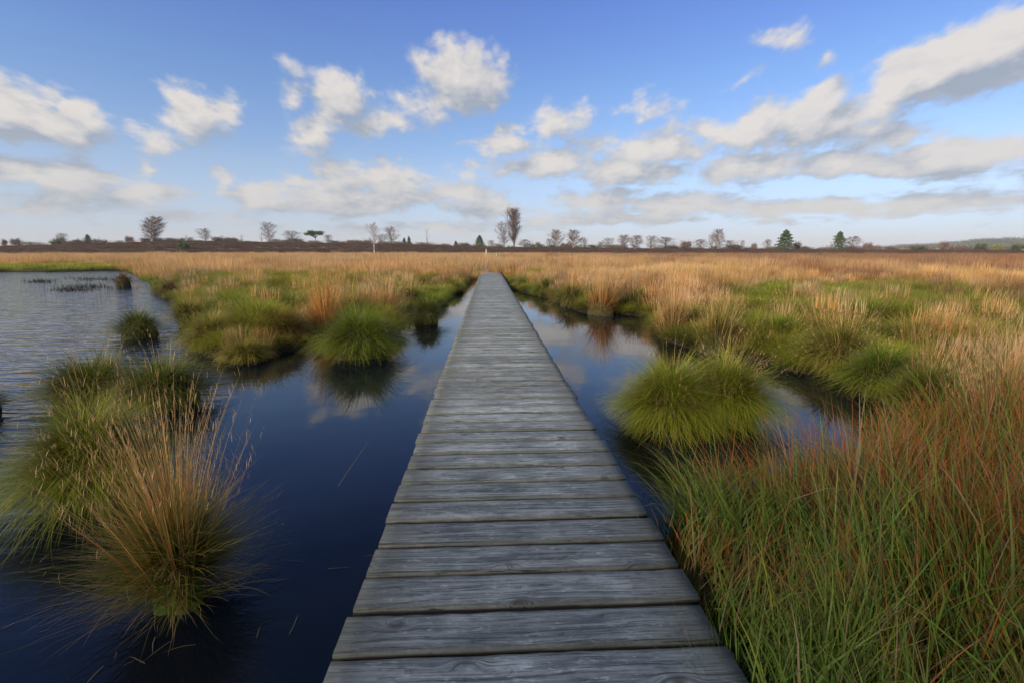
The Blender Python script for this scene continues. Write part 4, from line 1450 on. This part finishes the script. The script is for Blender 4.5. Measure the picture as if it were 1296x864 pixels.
S = skytree
S('low brown bush at the far left edge of the skyline', 7, 303, 6, 'shrub_b')
S('wide pale grey bush beside the brown bush at the far left of the skyline', 24, 302, 10, 'shrub_b')
S('dark green bushy evergreen, leftmost on the skyline', 76, 301, 12, 'shrub_g')
S('small bare tree poking up behind the leftmost evergreen bush', 81, 295, 6, 'bare')
S('rounded brown bush between the leftmost evergreen and the tiny crooked pine', 99, 303, 7, 'shrub_b')
S('tiny crooked pine on the left skyline', 113, 297, 8, 'pine')
S('low grey bush left of the big bare birch clump', 165, 299, 6, 'shrub_b')
S('big bare multi-stemmed birch clump, largest tree on the left skyline', 192, 274, 17, 'barebig')
S('dark brown thicket at the foot of the big bare birch clump', 184, 301, 9, 'shrub_b')
S('dark green bush sitting down on the heath slope right of the big birch clump', 232, 305, 11, 'shrub_g', r=185)
S('tiny bare sapling just left of the round bare tree', 237, 297, 3, 'sapling')
S('round-headed bare tree right of the big birch clump', 262, 289, 8, 'bare')
S('low brown bush touching the round-headed bare tree', 275, 301, 8, 'shrub_b')
S('lone tiny sapling midway between round bare tree and slender birch', 308, 297, 3, 'sapling')
S('short bare sapling against the left side of the slender birch', 332, 293, 4, 'sapling')
S('slender open bare birch left of the squat bare tree', 342, 281, 9, 'bare')
S('squat bare tree with brushy crown left of the flat-topped pine', 371, 292, 10, 'bare')
S('flat-topped spreading pine with dark green umbrella crown', 400, 292, 12, 'umbrella')
S('small grey tree at the right foot of the flat-topped pine', 416, 297, 5, 'bare')
S('nearest silver birch with white trunk standing below the skyline', 474, 281, 8, 'thin', r=150)
S('small bare birch right behind the white-trunked silver birch', 483, 297, 6, 'bare')
S('red-brown leafy tree just right of the white-trunked birch', 496, 287, 8, 'red')
S('tiny yellowish spruce, left one of two side by side', 512, 301, 4, 'conifer')
S('tiny dark spruce, right one of two side by side', 518, 299, 4, 'conifer')
S('thin dead-looking pole of a tree alone on the middle skyline', 541, 289, 3, 'sapling')
S('tiny spruce midway between the thin pole tree and the dark spruce', 577, 305, 4, 'conifer')
S('dark round spruce left of the end of the boardwalk', 607, 298, 9, 'conifer')
S('tiny bare tree between the dark round spruce and the tallest trees', 622, 304, 4, 'bare')
S('bare bushy birch leaning on the tallest tree above the boardwalk end', 638, 281, 9, 'bare')
S('tallest tree on the skyline, narrow column above the end of the boardwalk', 651, 263, 8, 'column')
S('small brown bush at the right foot of the tallest tree', 664, 303, 7, 'red')
S('yellow-green bush beside the small brown one right of the tallest tree', 681, 306, 4, 'shrub_y', r=240)
S('small bare tree left of the pair of brown birches', 695, 302, 4, 'bare')
S('brown-leaved birch with clear stem, left of the pair', 704, 291, 8, 'autumn')
S('brown-leaved birch with full crown and pale trunk, right of the pair', 726, 291, 9, 'autumn')
S('small grey tree at the right side of the full-crowned brown birch', 739, 301, 5, 'bare')
S('low brown tree touching the small one left of the oval grey birch', 761, 306, 5, 'red')
S('small grey round tree, left of the oval grey birch', 770, 301, 6, 'bare')
S('oval grey birch with narrow crown on the right skyline', 789, 297, 6, 'autumn')
S('round dark-crowned tree right of the oval grey birch', 804, 298, 8, 'autumn')
S('greyish bare round tree left of the long brown thicket', 824, 298, 7, 'bare')
S('long low brown thicket tree on the right skyline', 842, 300, 12, 'red')
S('flat brown thicket right of the long low one', 866, 305, 10, 'shrub_b')
S('brown thicket left of the tall brown birch', 886, 303, 9, 'red')
S('small grey birch pressed against the tall brown birch', 900, 296, 4, 'bare')
S('tall brown-leaved birch, highest on the right half of the skyline', 909, 290, 7, 'autumn')
S('low umbrella-shaped grey tree right of the tall brown birch', 924, 304, 7, 'bare')
S('tiny pale tree right of the low umbrella-shaped one', 939, 304, 3, 'bare')
S('tiny brown bush in the gap left of the big green spruce', 955, 308, 5, 'shrub_b')
S('small reddish tree left of the big green spruce', 971, 303, 5, 'red')
S('big dense green spruce on the right skyline', 993, 291, 17, 'conifer')
S('low reddish bush at the right side of the big green spruce', 1010, 306, 7, 'shrub_b')
S('ragged dark pine right of the gap after the big spruce', 1061, 293, 13, 'pine')
S('brown round tree leaning against the ragged pine', 1078, 299, 10, 'red')
S('last low brown bush before the far hill', 1098, 307, 7, 'shrub_b')
S('rounded green bush in the meadow before the far hill', 1162, 311, 13, 'shrub_g', r=255)
S('brown bare bush in the meadow before the far hill', 1193, 306, 9, 'shrub_b', r=255)
S('olive bush in front of the far hill, left of the group at the right edge', 1240, 308, 10, 'shrub_g', r=255)
S('pale green bush before the far hill, middle of the group at right edge', 1264, 309, 10, 'shrub_y', r=255)
S('dark bush in front of the far hill at the right edge of the view', 1288, 309, 12, 'shrub_g', r=255)
S('small dark green bush among the straw heath on the right', 1040, 320, 7, 'shrub_g', r=120)

# ---- low scrub along the skyline between the trees
def scrub():
    r = np.random.default_rng(95)
    n = 1000
    a = np.radians(r.uniform(-50, 50, n))
    a = a + .02 * np.sin(a * 60)
    rr = r.uniform(262, 292, n)
    x, y = rr * np.sin(a), rr * np.cos(a)
    keep = vnoise(x, y, 45, 96) + r.normal(0, .3, n) > -.1
    x, y = x[keep], y[keep]
    n = len(x)
    pr = []
    for k, col in enumerate((((.14, .09, .07), (.20, .13, .10)), ((.20, .13, .10), (.25, .17, .13)), ((.09, .10, .05), (.13, .13, .06)))):
        t_, c_ = shrub_meshes(120 + k, col, 420)
        pr.append(bpy.data.objects.new('scrub_bush', c_))
    sv = r.uniform(.9, 2.0, n) * r.uniform(.7, 1.7, n)
    scatter('scrub', 'low brown scrub breaking the skyline between the trees', np.stack([x, y, height(x, y) - .1], 1), np.stack([np.zeros(n), np.zeros(n), r.uniform(0, 6.28, n)], 1),
            np.stack([sv * 1.5, sv * 1.5, sv], 1), np.ones((n, 3)) * r.uniform(.7, 1.3, (n, 1)), r.integers(0, 3, n), pr)


scrub()

# ------------------------------------------------------------------ far wooded hill on the right
hill_px = [(1080, 318), (1104, 315), (1150, 311.5), (1200, 307), (1250, 304), (1296, 301.5), (1400, 297), (1560, 294), (1800, 296), (2200, 306), (2600, 316)]
HR = 1500.0
V = []
NSg, NP = 12, 60
pxs = np.linspace(1070, 2500, NP)
for j in range(NSg + 1):
    rr = 1100 + j * 60
    for q in pxs:
        top = at_r(q, float(np.interp(q, [p[0] for p in hill_px], [p[1] for p in hill_px])), HR)
        base = at_r(q, 319, rr)
        zz = max(top[2] - 9, -2) * float(sstep(np.array(rr), 1100, HR)) if rr <= HR else max(top[2] - 9, -2) * (1 - .3 * (rr - HR) / 320)
        V.append((base[0], base[1], zz + 2.5 * math.sin(q * .05 + rr * .01)))
Q = [(j * NP + i, j * NP + i + 1, (j + 1) * NP + i + 1, (j + 1) * NP + i) for j in range(NSg) for i in range(NP - 1)]
tag(obj('hill', mk_mesh('hill', V, Q, mat=M_HILL, smooth=True)), 'long low wooded hill behind the moor on the right', kind='structure')

HV = np.array(V).reshape(NSg + 1, NP, 3)
rr_ = np.random.default_rng(71)
nt = 3200
fi = rr_.uniform(0.5, NSg * .75, nt); fj = rr_.uniform(0, NP - 1.01, nt)
i0 = fi.astype(int); j0 = fj.astype(int); a_ = (fi - i0)[:, None]; b_ = (fj - j0)[:, None]
P_ = (HV[i0, j0] * (1 - a_) * (1 - b_) + HV[i0 + 1, j0] * a_ * (1 - b_) + HV[i0, j0 + 1] * (1 - a_) * b_ + HV[i0 + 1, j0 + 1] * a_ * b_)


def crownp(name, seed, col):
    t_, c_ = shrub_meshes(seed, col, 260)
    return bpy.data.objects.new(name, c_)


cp = [crownp('wood_a', 81, ((.06, .085, .04), (.08, .10, .05))), crownp('wood_b', 82, ((.09, .10, .05), (.12, .11, .06))), crownp('wood_c', 83, ((.05, .07, .04), (.07, .08, .05)))]
sv = rr_.uniform(9, 15, nt)
scatter('distant_wood', 'hazy grey-green woodland covering the far hill', P_, np.stack([np.zeros(nt), np.zeros(nt), rr_.uniform(0, 6.28, nt)], 1),
        np.stack([sv, sv, sv * .9], 1), np.ones((nt, 3)) * rr_.uniform(.8, 1.25, (nt, 1)), rr_.integers(0, 3, nt), cp)
# sunlit meadow strip before the hill
mv, mq = [], []
for k, q in enumerate(np.linspace(1096, 1700, 30)):
    for rr2, dz in ((300, 0.0), (700, 0.0)):
        b = at_r(q, 319, rr2)
        mv.append((b[0], b[1], at_r(q, 314.5 if rr2 > 400 else 317.8, rr2)[2]))
    if k: mq.append((2 * k - 2, 2 * k, 2 * k + 1, 2 * k - 1))
tag(obj('meadow', mk_mesh('meadow', mv, mq, mat=M_MEADOW)), 'yellow sunlit meadow strip below the far hill', kind='structure')


# ------------------------------------------------------------------ marker posts at the end of the boardwalk
def marker(label, px, ytop, ybase, r, w=.09):
    p = at_r(px, ybase, r)
    z = float(height(np.array([p[0]]), np.array([p[1]]))[0])
    H = at_r(px, ytop, r)[2] - z
    G = Geo()
    k = 8
    th_ = np.linspace(0, 6.283, k, endpoint=False)
    rg = lambda q, zz: np.stack([q * np.cos(th_), q * np.sin(th_), np.full(k, zz)], 1)
    G.add(np.concatenate([rg(w, -.3), rg(w, H - .05), rg(w * .6, H), [[0, 0, H]]]),
          [(a * k + j, a * k + (j + 1) % k, (a + 1) * k + (j + 1) % k, (a + 1) * k + j) for a in range(2) for j in range(k)], [(2 * k + j, 2 * k + (j + 1) % k, 3 * k) for j in range(k)])
    o = obj('marker_post', G.mesh('marker_post', M_POST))
    o.location = (p[0], p[1], z)
    tag(o, label, 'post', 'posts beyond the end of the boardwalk')


marker('pale wooden post left of the boardwalk end, below the dark spruce', 615.5, 315.5, 324, 72, .10)
marker('short pale post right of the boardwalk end, below the tallest tree', 628.5, 320.5, 324, 72, .09)


# ------------------------------------------------------------------ cloud shape added out of view to shade the near end of the boardwalk
def add_shade_cloud():
    r = np.random.default_rng(91)
    m = bpy.data.materials.new('cloud_white'); m.use_nodes = True
    m.node_tree.nodes['Principled BSDF'].inputs['Base Color'].default_value = (.85, .86, .88, 1)
    m.node_tree.nodes['Principled BSDF'].inputs['Roughness'].default_value = 1.0
    G = Geo()
    alt = 130.0
    off = alt / math.tan(R(SUN_EL))
    c0 = np.array([CLX - math.sin(R(SUN_AZ)) * -off, CLY - math.cos(R(SUN_AZ)) * -off, alt])
    nu, nv = 18, 12
    for k in range(34):
        a = r.uniform(0, 6.28); q = math.sqrt(r.uniform(0, 1))
        c = c0 + np.array([q * math.cos(a) * 62, q * math.sin(a) * 26, r.uniform(-1, 5) * (1.3 - q)])
        rad = r.uniform(9, 17) * (1.25 - .55 * q)
        u = np.linspace(0, 2 * math.pi, nu, endpoint=False); v = np.linspace(0.0, math.pi, nv)
        V = []
        for vv in v:
            for uu in u:
                w = 1 + .10 * math.sin(3 * uu + k) * math.sin(2 * vv) + .07 * math.sin(7 * uu + 2 * k) * math.sin(5 * vv)
                V.append(c + rad * w * np.array([math.sin(vv) * math.cos(uu), math.sin(vv) * math.sin(uu), .55 * math.cos(vv)]))
        G.add(V, [(j * nu + i, j * nu + (i + 1) % nu, (j + 1) * nu + (i + 1) % nu, (j + 1) * nu + i) for j in range(nv - 1) for i in range(nu)])
    o = obj('shade_cloud', G.mesh('shade_cloud', m, True))
    tag(o, 'unseen white sun blocker added left behind the viewer to shade the foreground', kind='structure')


CLX, CLY = 0.0, -33.0
add_shade_cloud()


# ------------------------------------------------------------------ thin haze over the moor: far things pale
def haze():
    G = Geo()
    box(G, -2400, 2400, -450, 3050, -1.6, 70)
    m = bpy.data.materials.new('haze_air'); m.use_nodes = True
    nt = m.node_tree; nt.nodes.clear()
    v = nt.nodes.new('ShaderNodeVolumePrincipled')
    v.inputs['Color'].default_value = (.96, .98, 1.0, 1)
    v.inputs['Density'].default_value = 0.00024
    v.inputs['Anisotropy'].default_value = 0.0
    o = nt.nodes.new('ShaderNodeOutputMaterial')
    nt.links.new(v.outputs[0], o.inputs['Volume'])
    m.cycles.homogeneous_volume = True
    tag(obj('haze', G.mesh('haze', m)), 'thin pale haze lying over the moor', kind='stuff')


haze()
